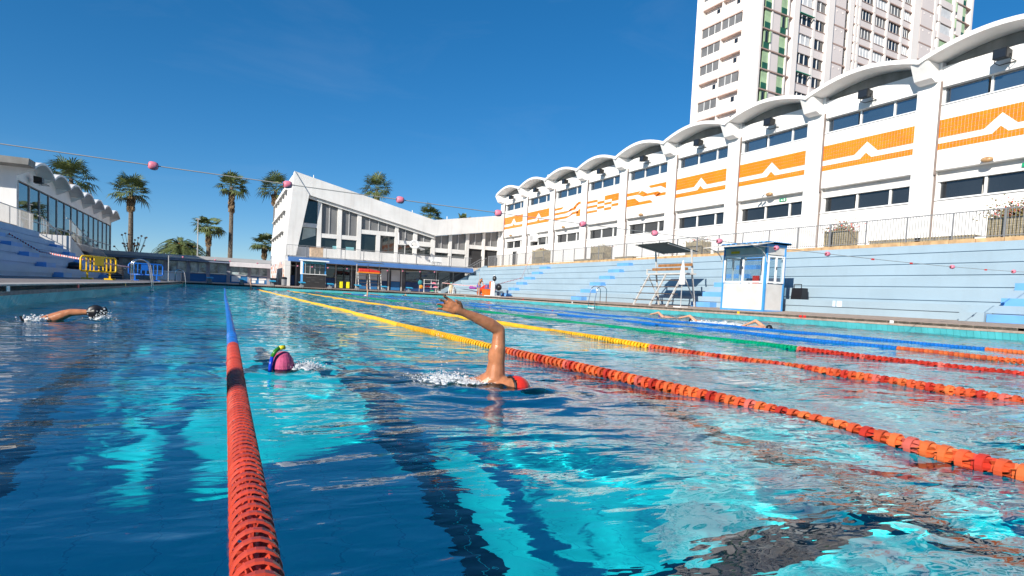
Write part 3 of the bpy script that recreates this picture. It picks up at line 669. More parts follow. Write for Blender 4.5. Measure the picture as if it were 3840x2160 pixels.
for n in range(-6, 7):
    zs = Z0 - FH * n                                     # top of a slab
    if zs < 20: continue
    # green-shutter bay
    tpiece('floor_slab', 'sl1', G().box(.36, 6.56, -.22, .38, -.17, 0), slabm, zs)
    for j, a in enumerate((1.03, 4.32)):
        tpiece('window', 'gw%d' % j, G().box(a, a + 1.22, -.02, .05, -FH + .02, -.2), darkin if False else shut_l, zs)
        tpiece('lower_panel', 'gl%d' % j, G().box(a + .02, a + 1.2, -.05, -.022, -FH + .03, -FH + .95), shut_d, zs)
        tpiece('post', 'gp%d' % j, G().box(a + 1.24, a + 1.52, -.16, .37, -FH + .01, -.18), creamw, zs)
        if R.random() < .45:
            tpiece('pane', 'go%d' % j, G().box(a + .3, a + .95, -.06, -.023, -FH + 1.0, -.35), glass, zs)
            tpiece('shutter', 'gs%d' % j, G().box(a + 1.0, a + 1.2, -.3, -.04, -FH + 1.0, -.3), shut_l, zs)
    tpiece('wall_panel', 'gpn', G().box(2.6, 4.2, -.06, .36, -FH + .01, -.18), panelm, zs)
    # first window bay 7.7-14.15
    tpiece('spandrel', 'sp1', G().box(7.72, 14.14, -.10, .37, -2.35, -1.15), panelm, zs + .7)
    tpiece('floor_slab', 'sl2', G().box(7.72, 14.14, -.16, -.101, -1.2, -1.12), slabm, zs + .7)
    for j, (a, b) in enumerate(((7.86, 11.0), (11.75, 14.0))):
        mt = R.choice([glass, blind, glass, greyblind]); tpiece('window', 'w%d%s' % (j, mt.name), G().box(a, b, .10, .2, -1.14, .42), mt, zs + .7)
        for q in range(1, 3 if j == 0 else 2): tpiece('mullion', 'wm%d%d' % (j, q), G().box(a + (b - a) * q / (3 if j == 0 else 2) - .06, a + (b - a) * q / (3 if j == 0 else 2) + .06, .02, .099, -1.13, .42), whitepaint, zs + .7)
    tpiece('post', 'ps1', G().box(11.2, 11.7, -.18, .36, -2.3, .45), creamw, zs + .7)
    if n in (0, 3): tpiece('awning', 'aw', G().box(7.9, 11.1, -.5, -.19, .30, .36), M('awning_green%d' % n, (.01, .30, .20), .6), zs + .7)
    # blank panel bays with square vents
    for j, (a, b) in enumerate(((15.9, 18.6), (38.7, 42.4))):
        tpiece('wall_panel', 'bp%d' % j, G().box(a, b, -.12, .37, -FH + .14, -.1), panelm, zs + 1.4)
        tpiece('floor_slab', 'sl3%d' % j, G().box(a - .35, b + .7, -.16, .36, -.09, .12), slabm, zs + 1.4)
        for q in (.2, .72): tpiece('vent', 'v%d%g' % (j, q), G().box(a + (b - a) * q, a + (b - a) * q + .22, -.16, -.121, -.75, -.5), creamw, zs + 1.4)
        c0 = b + .05 if j == 0 else a - .7
        for q in (0, 1): tpiece('window', 'sw%d%d' % (j, q), G().box(c0, c0 + .62, .05, .2, -FH + .25 + q * 1.25, -FH + 1.25 + q * 1.25), glass, zs + 1.4)
    # grid bays 20.5-36
    tpiece('spandrel', 'sp2', G().box(20.5, 36.03, -.05, .36, -2.2, -1.22), panelm, zs + 2.3)
    tpiece('floor_slab', 'sl4', G().box(20.5, 36.03, -.14, .35, .36, .52), slabm, zs + 2.3); tpiece('sill', 'sil4', G().box(20.5, 36.03, -.12, -.051, -1.26, -1.18), slabm, zs + 2.3)
    gridx = [21.3, 22.05, 25.75, 29.35, 33.4, 36.0]
    for j in range(len(gridx) - 1):
        a, b = gridx[j] + .25, gridx[j + 1] - .25
        if b - a < .4: continue
        u = R.random(); mt = greyblind if u < .6 else (blind if u < .75 else glass)
        tpiece('window', 'gd%d%s' % (j, mt.name), G().box(a, b, .08, .16, -1.2, .34), mt, zs + 2.3)
        for q in (1, 2, 3): tpiece('mullion', 'gm%d%d' % (j, q), G().box(a + (b - a) * q / 4 - .05, a + (b - a) * q / 4 + .05, .03, .079, -1.19, .33), whitepaint, zs + 2.3)
    for x in gridx[:-1]: tpiece('post', 'gpp%g' % x, G().box(x - .24, x + .24, -.20, .34, -2.2, .53), creamw, zs + 2.3)
    # far window bay 43.1-48.45 and the last green bay
    tpiece('spandrel', 'sp3', G().box(43.12, 48.44, -.08, .36, -2.2, -1.1), panelm, zs + .1); mt = R.choice([glass, greyblind, shut_l])
    tpiece('window', 'fw' + mt.name, G().box(44.6, 48.2, .08, .18, -1.09, .4), mt, zs + .1); tpiece('post', 'fp', G().box(44.0, 44.55, -.18, .35, -2.2, .45), creamw, zs + .1)
    tpiece('floor_slab', 'sl5', G().box(48.97, 53.98, -.2, .36, -.15, .02), slabm, zs - .3)
    tpiece('wall_panel', 'lp', G().box(49.7, 51.6, -.06, .36, -FH + .02, -.16), creamw, zs - .3); tpiece('shutter', 'ls', G().box(51.65, 52.6, -.05, .2, -FH + 1.0, -.2), shut_l, zs - .3); tpiece('lower_panel', 'ld', G().box(51.65, 52.5, -.05, .2, -FH + .05, -FH + .96), shut_d, zs - .3); tpiece('shutter', 'ls2', G().box(49.0, 49.35, -.3, .1, -FH + 1.0, -.2), shut_l, zs - .3)
    # left face: two loggia columns per floor (r runs back along the left face)
    for j, (a, b) in enumerate(((3.0, 6.55), (6.75, 10.45))):
        zl = zs + .35
        tpiece('loggia_back', 'lb%d' % j, G().box(.3, .38, a, b, -1.62, 0), creamw, zl)
        tpiece('loggia_ceiling', 'lc%d' % j, G().box(-.28, .3, a, b, -.12, .12), peach, zl)
        tpiece('parapet', 'pp%d' % j, G().box(-.32, -.18, a - .08, b + .08, -FH + .1, -1.5), creamw, zl); tpiece('slab_edge', 'se%d' % j, G().box(-.36, -.321, a - .08, b + .08, -.10, -.03), slabm, zl)
        tpiece('loggia_window', 'lw%d' % j, G().box(.27, .299, a + .9, a + 1.5, -1.3, -.5), glass, zl)
        if (n + j * 2) % 3 == 0 or (j == 1 and n % 2 == 0):
            tpiece('glazing', 'lg%d' % j, G().box(-.22, -.2, a, b, -1.5, -.1), blind, zl)
            for q in (.33, .66): tpiece('mullion', 'lm%d%g' % (j, q), G().box(-.26, -.221, a + (b - a) * q - .04, a + (b - a) * q + .04, -1.49, -.1), whitepaint, zl)
tp('divider_wall', G().box(-.3, .39, 6.56, 6.74, .25, 62), creamw)

# ------------------------------------------------------------------ far building with folded roof
FY = 71.0
mid = thing('clubhouse', 'pale concrete clubhouse with folded butterfly roof at the far end of the pool', 'building', (18, FY, .45))
part('fascia', G().prism([(6.70, 12.90), (22.76, 9.17), (22.97, 7.31), (8.29, 10.52)], 'y', FY - .75, FY + .35), concrete, mid)
part('fascia', G().prism([(22.76, 9.17), (32.0, 10.66), (32.0, 8.68), (22.97, 7.31)], 'y', FY - .75, FY + .35), concrete, mid)
part('slanted_leg', G().prism([(6.70, 12.90), (8.29, 10.52), (7.02, TZ - .1), (5.95, TZ - .1)], 'y', FY - .9, FY + .35), concrete, mid)
part('roof', G().prism([(6.75, 12.82), (22.76, 9.10), (22.76, 8.8), (6.75, 12.5)], 'y', FY + .36, FY + 24), concrete, mid); part('roof', G().prism([(22.76, 9.1), (32, 10.6), (32, 10.3), (22.76, 8.8)], 'y', FY + .36, FY + 24), concrete, mid)
ftop = lambda x: 10.52 + (x - 8.29) * (7.31 - 10.52) / (22.97 - 8.29) if x < 22.97 else 7.31 + (x - 22.97) * (8.68 - 7.31) / (32 - 22.97)
def fcol(a, b, z0=TZ): return G().prism([(a, z0), (b, z0), (b, ftop(b) + .05), (a, ftop(a) + .05)], 'y', FY - .06, FY + .40)
for a, b in ((9.33, 9.78), (11.54, 12.0), (13.76, 14.22), (18.21, 18.6), (20.45, 20.92), (22.7, 23.19), (24.97, 25.35), (27.2, 27.63), (29.44, 29.79), (31.6, 31.95)): part('column', fcol(a, b), concrete, mid)
part('column', G().box(16.0, 16.46, FY - .04, FY + .4, TZ, 6.86), concrete, mid)
for a, b, z0, z1 in ((7.7, 9.33, 7.05, 7.5), (9.78, 13.76, 6.03, 6.5), (14.22, 18.21, 6.85, 7.33), (18.6, 20.45, 6.03, 6.46), (20.92, 22.7, 5.96, 6.52), (23.19, 27.2, 5.38, 5.9), (27.63, 31.6, 6.17, 6.65)):
    part('beam', G().box(a, b, FY - .02, FY + .4, z0, z1), concrete, mid)
part('parapet', G().box(7.1, 27.2, FY - .01, FY + .4, TZ, 4.83), concrete, mid); part('parapet', G().box(27.63, 31.6, FY - .01, FY + .4, TZ, 5.3), darkin, mid)
part('reveal_strip', G().prism([(8.3, 10.48), (22.97, 7.27), (22.97, 7.0), (8.4, 10.2)], 'y', FY - .35, FY + .02), concrete, mid)
def fpane(a, b, z0, z1=None, mt=blind, mull=()):
    zt = (lambda x: z1) if z1 else (lambda x: ftop(x) - .02)
    o = part('pane', G().prism([(a, z0), (b, z0), (b, zt(b)), (a, zt(a))], 'y', FY + .24, FY + .28), mt, mid)
    for m_ in mull: part('mullion', G().prism([(m_ - .05, z0), (m_ + .05, z0), (m_ + .05, zt(m_)), (m_ - .05, zt(m_))], 'y', FY + .14, FY + .239), alu, o)
fpane(8.0, 9.33, 7.5, 9.97, glass_mid); part('pane', G().prism([(7.3, 4.8), (9.33, 4.8), (9.33, 7.05), (7.75, 7.05)], 'y', FY + .24, FY + .28), glass_mid, mid)
part('stair_curtain', G().prism([(7.75, 5.6), (9.2, 6.2), (9.2, 7.0), (7.9, 7.0)], 'y', FY + .18, FY + .2), M('pale_curtain', (.45, .50, .45), .8), mid)
fpane(9.78, 11.54, 6.5, mull=(10.65,)); fpane(12.0, 13.76, 6.5, mull=(12.85,)); fpane(14.22, 18.21, 7.33, mull=(15.2, 16.25, 17.25)); fpane(18.6, 20.45, 6.46, mull=(19.5,)); fpane(20.92, 22.7, 6.52, mull=(21.8,))
fpane(23.19, 24.97, 5.9, mull=(24.05,)); fpane(25.35, 27.2, 5.9, mull=(26.25,)); fpane(27.63, 29.44, 6.65, mull=(28.5,)); fpane(29.79, 31.6, 6.65, mull=(30.65,))
fpane(9.78, 13.76, 4.83, 6.03, glass_mid, (11.75,)); fpane(14.22, 16.0, 4.83, 6.85, glass_mid); fpane(16.46, 18.21, 4.83, 6.85, glass_mid); fpane(18.6, 20.45, 4.83, 6.03, glass_mid, (19.5,)); fpane(20.92, 22.7, 4.83, 5.96, glass_mid); fpane(23.19, 24.97, 4.83, 5.38, glass_mid); fpane(25.35, 27.2, 4.83, 5.38, glass_mid); fpane(27.63, 31.6, 5.3, 6.17, darkin, (29.6,))
for a in (11.1, 12.6): part('counter_reflection', G().box(a, a + .9, FY + .20, FY + .22, 4.86, 5.2), M('aqua_reflection%d' % a, (.18, .42, .46), .5), mid)  # reflection in the lower panes painted as flat aqua boxes
part('back_wall', G().prism([(6.1, .45), (31.9, .45), (31.9, 8.2), (22.8, 7.0), (8.5, 9.9), (6.75, 12.4)], 'y', FY + .6, FY + 23), concrete, mid)
# sunlit side wall with ribbed windows
part('side_wall', G().prism([(6.02, TZ - .8), (6.7, TZ - .8), (7.2, 12.6), (6.6, 12.6)], 'y', FY + .36, FY + 24.3), white, mid)
for r_ in range(3):
    for c_ in range(5):
        y0 = FY + 2.2 + c_ * 3.5; z0 = 4.6 + r_ * 2.35; xo = lambda z: 6.02 + (z - TZ) * .064
        part('side_window', G().add([(xo(z0) - .03, y0, z0), (xo(z0) - .03, y0 + 2.6, z0), (xo(z0 + 1.85) - .03, y0 + 2.6, z0 + 1.85), (xo(z0 + 1.85) - .03, y0, z0 + 1.85), (xo(z0) + .2, y0, z0), (xo(z0) + .2, y0 + 2.6, z0), (xo(z0 + 1.85) + .2, y0 + 2.6, z0 + 1.85), (xo(z0 + 1.85) + .2, y0, z0 + 1.85)], [(0, 1, 2, 3), (7, 6, 5, 4), (0, 4, 5, 1), (1, 5, 6, 2), (2, 6, 7, 3), (3, 7, 4, 0)]), blind, mid)
    part('sun_hood', G().box(5.75 + r_ * .15, 6.25 + r_ * .15, FY + 1.9, FY + 19.6, 6.5 + r_ * 2.35, 6.62 + r_ * 2.35), concrete, mid)
for c_ in range(6): part('rib', G().add([(5.86, FY + 1.75 + c_ * 3.5, 4.4), (6.3, FY + 1.75 + c_ * 3.5, 4.4), (6.75, FY + 1.75 + c_ * 3.5, 11.4), (6.3, FY + 1.75 + c_ * 3.5, 11.4), (5.86, FY + 2.05 + c_ * 3.5, 4.4), (6.3, FY + 2.05 + c_ * 3.5, 4.4), (6.75, FY + 2.05 + c_ * 3.5, 11.4), (6.3, FY + 2.05 + c_ * 3.5, 11.4)], [(0, 1, 2, 3), (7, 6, 5, 4), (0, 4, 5, 1), (1, 5, 6, 2), (2, 6, 7, 3), (3, 7, 4, 0)]), white, mid)
# terrace slab with blue fascia, ground floor front
part('terrace_slab', G().box(5.4, 25.6, 64.2, FY + .5, 2.94, TZ - .1), concrete, mid); part('blue_fascia', G().box(5.75, 25.6, 64.0, 64.2, 2.92, 3.36), bl_fascia, mid)
part('ground_wall', G().box(5.4, 25.5, 66.4, 66.6, .4, 2.94), M('ground_wall_grey', (.13, .13, .14), .7, .2, .8), mid)
GF = [(5.9, 6.6, 1.6, 2.8, glass), (5.9, 6.6, .5, 1.55, bl_dark), (9.0, 9.6, .5, 2.75, alu), (9.75, 10.65, 1.55, 2.75, glass), (9.75, 10.65, .55, 1.45, bl_dark), (10.9, 11.5, .5, 2.8, glass_mid), (11.6, 12.2, .5, 2.8, glass), (13.0, 14.0, 1.5, 2.7, greyblind), (13.0, 14.0, .5, 1.45, bl_deep), (14.3, 15.2, 1.5, 2.75, greyblind), (14.3, 15.2, .5, 1.45, bl_deep), (15.6, 16.3, 1.5, 2.75, greyblind), (15.6, 16.3, .5, 1.45, bl_dark), (16.75, 17.75, 1.5, 2.75, greyblind), (16.75, 17.75, .5, 1.45, bl_deep), (18.4, 20.0, 1.6, 2.8, glass), (20.2, 21.8, 1.6, 2.8, glass), (18.4, 21.8, .5, 1.5, bl_dark), (22.2, 23.6, .5, 2.8, glass)]
for a, b, z0, z1, mt in GF: part('door_panel', G().box(a, b, 66.30, 66.36, z0, z1), mt, mid)
for x in (5.65, 6.75, 8.85, 9.68, 10.75, 12.4, 12.9, 14.12, 15.35, 16.45, 17.9, 21.95, 24.0): part('frame_post', G().box(x - .06, x + .06, 66.2, 66.32, .45, 2.94), alu, mid)
# mosaic side wall of the ground floor
part('mosaic_base', G().box(5.4, 5.75, 64.0, 83, .3, 2.92), whitetile, mid)
mosm = [M('mosaic_%d' % i, c, .5, .05, 3) for i, c in enumerate([(.72, .62, .58), (.62, .20, .09), (.66, .42, .36), (.30, .36, .52), (.78, .76, .74)])]
gm = [G() for _ in mosm]; R = random.Random(11)
for i in range(26):
    for j in range(9): gm[R.choices(range(5), [4, 2.2, 3, .8, 3])[0]].box(5.38, 5.41, 64.1 + i * .7, 64.1 + i * .7 + .67, .5 + j * .265, .5 + j * .265 + .255)
for q, mt in zip(gm, mosm): part('mosaic_tiles', q, mt, mid, kind='stuff')
part('corner_column', G().box(5.42, 5.95, 63.75, 63.99, .35, 2.91), concrete, mid)
railing('clubhouse_railing', 'thin grey railing along the clubhouse terrace above the blue fascia', (5.6, 64.1), (25.4, 64.1), TZ - .2, 1.15, railgrey, .13, 1.9, 0, 'x', (0, 0))
t_ = thing('wooden_cabinet', 'tan wooden cabinet standing on the clubhouse terrace', 'cabinet', (9.0, 66.5, TZ - .1)); part('carcass', G().box(8.2, 9.4, 66.3, 67.9, TZ - .1, TZ + .95), woodtan, t_); part('cabinet_top', G().box(8.15, 9.45, 66.25, 67.95, TZ + .95, TZ + 1.0), wood, t_)
for k in range(5): part('board', G().box(8.22 + k * .237, 8.22 + k * .237 + .22, 66.27, 66.299, TZ - .05, TZ + .93), woodtan, t_)
t_ = thing('shell_sculpture', 'white curled pipe slide sculpture in front of the clubhouse windows', 'sculpture', (20.2, 69.5, TZ))
part('white_curl', G().tube([(20.2 + .45 * math.cos(a) * (1 + a * .04), 69.5, 6.0 + .4 * math.sin(a)) for a in np.arange(0, 6.5, .4)], .12, 8), whitepaint, t_); part('support', G().tube([(19.2, 69.6, 5.9), (18.5, 70.2, 5.9), (18.5, 70.5, 7.3)], .09, 8), alu, t_); part('bracket_arm', G().tube([(20.4, 69.5, 5.7), (21.4, 69.5, 5.5), (21.4, 70.8, 5.5)], .08, 8), alu, t_)
t_ = thing('stacked_chairs', 'white plastic chairs stacked on the clubhouse terrace', 'chairs', (21.2, 65.0, TZ - .1))
for k in range(3): part('chair_shell', G().box(20.9 + k * .45, 21.3 + k * .45, 64.9, 65.4, TZ + .3, TZ + .36).box(20.9 + k * .45, 21.3 + k * .45, 65.34, 65.4, TZ + .36, TZ + .85).box(20.92 + k * .45, 20.97 + k * .45, 64.95, 65.0, TZ - .1, TZ + .3).box(21.23 + k * .45, 21.28 + k * .45, 65.3, 65.35, TZ - .1, TZ + .3), whitepaint, t_)
for x, z in ((8.8, 12.5), (20.2, 9.8), (24.6, 9.5)): solo('roof_mast', G().tube([(x, FY, z - .2), (x, FY, z + .35)], .05, 6), whitepaint, {8.8: 'small white mast on the high left end of the butterfly roof', 20.2: 'small white mast low on the left roof slope', 24.6: 'small white mast just right of the roof valley'}[x], 'mast')

# low blue-grey wing left of the mosaic wall
wing = thing('entrance_wing', 'low blue-grey flat roofed wing with large windows at far left corner', 'building', (-3, 66, .45))
part('roof', G().box(-13, 4.3, 65.2, 72, 2.35, 2.85), grey_roof, wing); part('roof_edge', G().box(-13, 4.3, 65.1, 65.198, 2.55, 2.88), alu, wing)
part('back_wall', G().box(-13, 5.3, 71, 71.2, .4, 1.2), alu, wing)
for x in (-12.4, -10.6, -8.6, -6.9, -5.0, -3.1, -1.4, .4, 2.3, 4.1): part('pier', G().box(x - .16, x + .16, 66.0, 66.3, .4, 2.35), M('wing_grey', (.30, .30, .34), .7) if x == -12.4 else MATS['wing_grey'], wing)
xs_ = [-12.4, -10.6, -8.6, -6.9, -5.0, -3.1, -1.4, .4, 2.3, 4.1]
wingglass = M('wing_window', (.04, .05, .055), .05, .6, 1.9, ior=1.6, c2=(.52, .62, .64))
for a, b in zip(xs_[:-1], xs_[1:]):
    o = part('window', G().box(a + .16, b - .16, 66.1, 66.14, 1.32, 2.3), wingglass, wing)
    part('lower_panel', G().box(a + .16, b - .16, 66.08, 66.12, .45, 1.2), bl_deep if a > -3.2 else (bl_dark if a > -5 else alu), wing); part('window_sill', G().box(a + .16, b - .16, 66.0, 66.2, 1.2, 1.31), MATS['wing_grey'], wing)
    part('window_frame', G().box((a + b) / 2 - .04, (a + b) / 2 + .04, 66.04, 66.099, 1.32, 2.3), MATS['wing_grey'], o)
part('shade_cloth', G().box(.5, 4.2, 64.9, 65.08, 2.07, 2.52), awning, wing)
for k, (a, b, z0, z1) in enumerate(((.7, 1.5, .6, 1.15), (2.5, 3.0, .85, 1.1), (2.5, 2.9, .55, .8), (3.2, 3.9, .9, 1.12), (3.2, 3.7, .55, .85))): part('notice_sheet', G().box(a, b, 66.05, 66.078, z0, z1), whitepaint, wing)

# ------------------------------------------------------------------ left bleachers and left hall
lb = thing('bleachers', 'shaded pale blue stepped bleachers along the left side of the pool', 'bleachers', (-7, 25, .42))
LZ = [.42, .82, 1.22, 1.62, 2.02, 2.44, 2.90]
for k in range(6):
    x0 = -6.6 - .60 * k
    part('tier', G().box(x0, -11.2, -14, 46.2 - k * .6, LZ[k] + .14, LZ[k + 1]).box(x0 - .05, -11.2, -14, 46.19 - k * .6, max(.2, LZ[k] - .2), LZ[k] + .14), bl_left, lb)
for yc in (22.0, 32.8, 43.4):
    for k in range(6 if yc < 40 else 5):
        x1 = -6.6 - .60 * k; part('aisle_step', G().box(x1 - .05, x1 + .34, yc - .8, yc + .8, LZ[k] + .002, LZ[k] + .21), bl_deep if yc == 43.4 and False else bl_step, lb)
cp = thing('terrace_coping', 'brown coping along the top of the left bleachers', 'coping', (-10.3, 25, 2.9))
for k in range(17): piece('coping_stone', mesh('coping_stone', G().box(-.5, 0, .01, 2.99, 0, .17), coping) if k == 0 else bpy.data.meshes['coping_stone.001'], cp, (-10.1, -10 + k * 3 + .1, 2.88))
struct('terrace_left', G().box(-30, -10.6, -14, 82, 2.55, 3.0), terr)
railing('left_stair_railing', 'pale railing on top of the left bleachers in front of the glazed hall', (-10.5, 30), (-10.5, 46), 3.0, 1.1, railwhite, .16, 1.9, 0, 'y', (0, 0))
t_ = thing('stair_railing', 'pale sloping stair railing left of the yellow barrier', 'railing', (-10, 46, 2.9))
for xx in (-10.2, -8.8):
    part('top_rail', G().tube([(xx, 45.6, 4.0), (xx, 46.5, 4.0), (xx + 1.2, 55, 1.5), (xx + 1.3, 56, 1.5)], .03, 6), railwhite, t_)
    gb = G()
    for k in range(40): gb.tube([(xx + .03 * k, 46.5 + k * .215, 3.0 - k * .0632), (xx + .03 * k, 46.5 + k * .215, 4.0 - k * .063)], .012, 4)
    part('balusters', gb, railwhite, t_, kind='stuff')
part('stair_flight', G().prism([(46.2, .4), (56, .4), (56, .6), (46.2, 2.95)], 'x', -10.3, -8.7), concrete, t_)

HX, S_ = -11.5, .885
left = thing('glazed_hall', 'white hall with small scalloped roof shells and mirror glass on the left', 'building', (HX, 60, 3))
hy0, pitchL = 46.9, 4.80
NB = 7
hy1 = hy0 + NB * pitchL
part('wall', G().box(HX - 10, HX - .12, hy0, hy1, 2.9, 3.35).box(HX - 10, HX - .12, hy0 + .02, hy1, 6.15, 7.4), white, left)
part('end_wall', G().box(HX - 14, HX, hy0 - .25, hy0, 2.9, 7.0), white, left); part('spandrel', G().box(HX - .11, HX + .02, hy0, hy1, 6.15, 6.62), white, left)
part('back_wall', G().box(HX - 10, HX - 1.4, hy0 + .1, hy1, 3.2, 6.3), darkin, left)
shl = shell(0, pitchL, 7.05, 7.62, .14, HX - 10, HX + .95, 12); shm = mesh('roof_shell', shl, shellmat)
tyl = mesh('tympanum', G().prism([(p[0], p[1] - .12) for p in arch(0, pitchL, 7.05, 7.62, 12)] + [(pitchL, 6.62), (0, 6.62)], 'x', HX - .12, HX), white)
brl = mesh('bracket', G().prism([(HX, 6.45), (HX + .9, 6.95), (HX + .9, 7.05), (HX, 7.05)], 'y', -.14, .14), shellmat)
for k in range(NB): piece('roof_shell', shm, left, (0, hy0 - .3 + k * pitchL, 0)); piece('tympanum', tyl, left, (0, hy0 + k * pitchL + .05, 0))
for k in range(NB + 1): piece('bracket', brl, left, (0, hy0 - .15 + k * pitchL, 0))
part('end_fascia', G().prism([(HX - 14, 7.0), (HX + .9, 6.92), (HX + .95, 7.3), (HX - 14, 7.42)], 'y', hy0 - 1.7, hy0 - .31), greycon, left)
pm1 = mesh('pane', G().box(HX - .04, HX - .02, .05, pitchL / 2 - .05, 4.0, 6.14), glass_l); pm2 = mesh('pane', G().box(HX - .04, HX - .02, .05, pitchL / 2 - .05, 3.36, 3.92), glass_l)
mml = mesh('mullion', G().box(HX - .06, HX + .04, -.05, .05, 3.35, 6.15), alu)
for k in range(NB * 2): piece('pane', pm1, left, (0, hy0 + k * pitchL / 2, 0)); piece('pane', pm2, left, (0, hy0 + k * pitchL / 2, 0))
for k in range(NB * 2 + 1): piece('mullion', mml, left, (0, hy0 + k * pitchL / 2, 0))
part('transom', G().box(HX - .05, HX + .03, hy0, hy1, 3.92, 4.0), alu, left); part('window_head', G().box(HX - .05, HX + .06, hy0, hy1, 6.09, 6.16), pipe, left)
part('far_pier', G().box(HX - .1, HX + .06, hy1 - .1, hy1 + .1, 2.9, 6.6), alu, left)
t_ = thing('floodlight', 'black floodlight on the left hall wall above the mirror glass', 'floodlight', (HX + .3, 49.2, 6.35)); link('lamp_housing', fl_body, t_); link('lamp_arm', fl_arm, t_)
# unseen stepped block, added on the left to shade the left lanes
ow = thing('shade_block', 'unseen white block added left of the pool to cast shade', 'building', (-14, 10, 0))
part('wall', G().box(-24, -14.0, -34, -5.2, .25, 7.3).box(-24, -14.0, -5.19, 40, .25, 4.6), white, ow); part('roof', G().box(-24.2, -13.8, -34, -5.2, 7.31, 7.45).box(-24.2, -13.8, -5.19, 40, 4.61, 4.75), concrete, ow)
part('shade_post', G().box(-14.4, -14.0, -5.15, -4.7, 4.76, 8.6), white, ow)  # upright added for the dark shadow band across the nearest rope

# ------------------------------------------------------------------ palms
def fan_palm(x, y, z0, ztop, rad, label, skirt=1.6, seed=1, lean=.2, skip_trunk=False, n=44):
    R = random.Random(seed); t_ = thing('fan_palm', label, 'palm tree', (x, y, z0), 'palm trees behind the pool buildings')
    hz = ztop - rad * .85; pts = []; rr = []
    for k in range(9):
        s = k / 8; pts.append((x + lean * math.sin(s * 2.2) * .5, y, z0 + (hz - z0) * s)); rr.append((.34 - .12 * s) * (1 + .06 * R.random()))
    part('trunk', G().tube(pts, rr, 10), trunkm, t_, True)
    c = Vector(pts[-1]); g = G(); gd = G()
    def fan(base, d, r, gg, droop):
        side = d.cross(Vector((0, 0, 1))); side = side.normalized() if side.length > .05 else Vector((1, 0, 0)); nrm = side.cross(d).normalized()
        tip = base + d * r * .55; gg.tube([base, (base + tip) / 2 + Vector((0, 0, .04)), tip], .022, 4, False)
        nb = 12
        for i in range(nb):
            a = (i / (nb - 1) - .5) * 3.5; dirb = (d * math.cos(a) + side * math.sin(a)).normalized(); L = r * (.55 - .12 * abs(a) / 1.75) * R.uniform(.85, 1.1)
            m_ = tip + dirb * L * .55 + nrm * .03; e = tip + dirb * L + Vector((0, 0, -droop * L * R.uniform(.3, .9)))
            wv = dirb.cross(nrm).normalized() * .085
            gg.add([tip, m_ + wv, e, m_ - wv], [(0, 1, 2, 3)])
    for k in range(n):
        el = math.asin(R.uniform(-.55, 1.0)); az = k * 2.39996 + R.uniform(-.3, .3)
        d = Vector((math.cos(el) * math.cos(az), math.cos(el) * math.sin(az), math.sin(el)))
        fan(c + d * .15, d, rad * R.uniform(.70, 1.12), g, .35 if el > 0 else .7)
    for k in range(int(26 * skirt)):
        az = R.uniform(0, 6.28); b = c + Vector((0, 0, -R.uniform(0, skirt))); d = Vector((math.cos(az) * .38, math.sin(az) * .38, -1)).normalized(); fan(b, d, rad * .42, gd, .1)
    part('crown', g, leaf, t_); part('dead_skirt', gd, deadleaf, t_)
def date_palm(x, y, z0, zc, rad, label, seed=2):
    R = random.Random(seed); t_ = thing('date_palm', label, 'palm tree', (x, y, z0), 'palm trees behind the pool buildings'); c = Vector((x, y, zc)); g = G(); gr = G()
    part('trunk', G().tube([(x, y, z0), (x, y, zc)], [.5, .42], 10), trunkm, t_, True)
    for k in range(120):
        el = math.asin(R.uniform(-.15, 1.0)); az = k * 2.39996
        d = Vector((math.cos(el) * math.cos(az), math.cos(el) * math.sin(az), math.sin(el))); p = c.copy(); v = d * rad / 10; prev = p.copy()
        for i in range(12):
            p = p + v; v = v + Vector((0, 0, -rad * .0125)); side = v.cross(Vector((0, 0, 1))).normalized(); gr.tube([prev, p], .02, 3, False)
            if i > 1:
                for s_ in (-1, 1):
                    for q in (0, .5):
                        b = prev.lerp(p, q); e = b + side * s_ * .48 * (1 - abs(i - 6) / 14) + v.normalized() * .28 + Vector((0, 0, R.uniform(-.16, .1))); o = v.normalized() * .06; g.add([b - o, e, b + o], [(0, 1, 2)])
            prev = p.copy()
    part('crown', g, leaf, t_); part('ribs', gr, leaf, t_); gf = G()
    for k in range(40): q = c + Vector((R.gauss(0, .5), -R.random() * 1.0, R.uniform(-.2, .8))); gf.ball(q, .10, 5, 4)
    part('date_clusters', gf, M('date_orange', (.55, .20, .03), .7), t_)
fan_palm(-17.0, 90, 3, 14.6, 2.9, 'bushy palm crown rising behind the left glazed hall', .8, 1)
fan_palm(-10.8, 90, .3, 13.4, 2.6, 'slender palm right of the left glazed hall', 1.5, 2)
fan_palm(-2.0, 90, .3, 9.5, 2.05, 'short palm right of the round date palm', 2.0, 3)
fan_palm(.65, 90, .3, 15.1, 2.2, 'tallest slender palm with thick brown skirt left of the clubhouse', 2.6, 4)
fan_palm(7.0, 103, .3, 18.0, 3.1, 'palm crown behind the high left corner of the clubhouse', 1.5, 5)
fan_palm(23.4, 105, .3, 20.2, 3.0, 'palm crown above the middle of the sloping roof', 1.5, 6)
fan_palm(33.4, 106, .3, 16.3, 2.5, 'palm crown beside the roof valley', 1.0, 7)
fan_palm(5.6, 103, .3, 8.6, 2.3, 'small palm peeking out left of the clubhouse side wall', 1.5, 8)
fan_palm(39.8, 106, .3, 15.2, 1.6, 'tiny palm tip above the right roof wing', .5, 9, n=30)
date_palm(-5.1, 90, .3, 4.5, 3.3, 'round date palm with orange fruit behind the low wing')
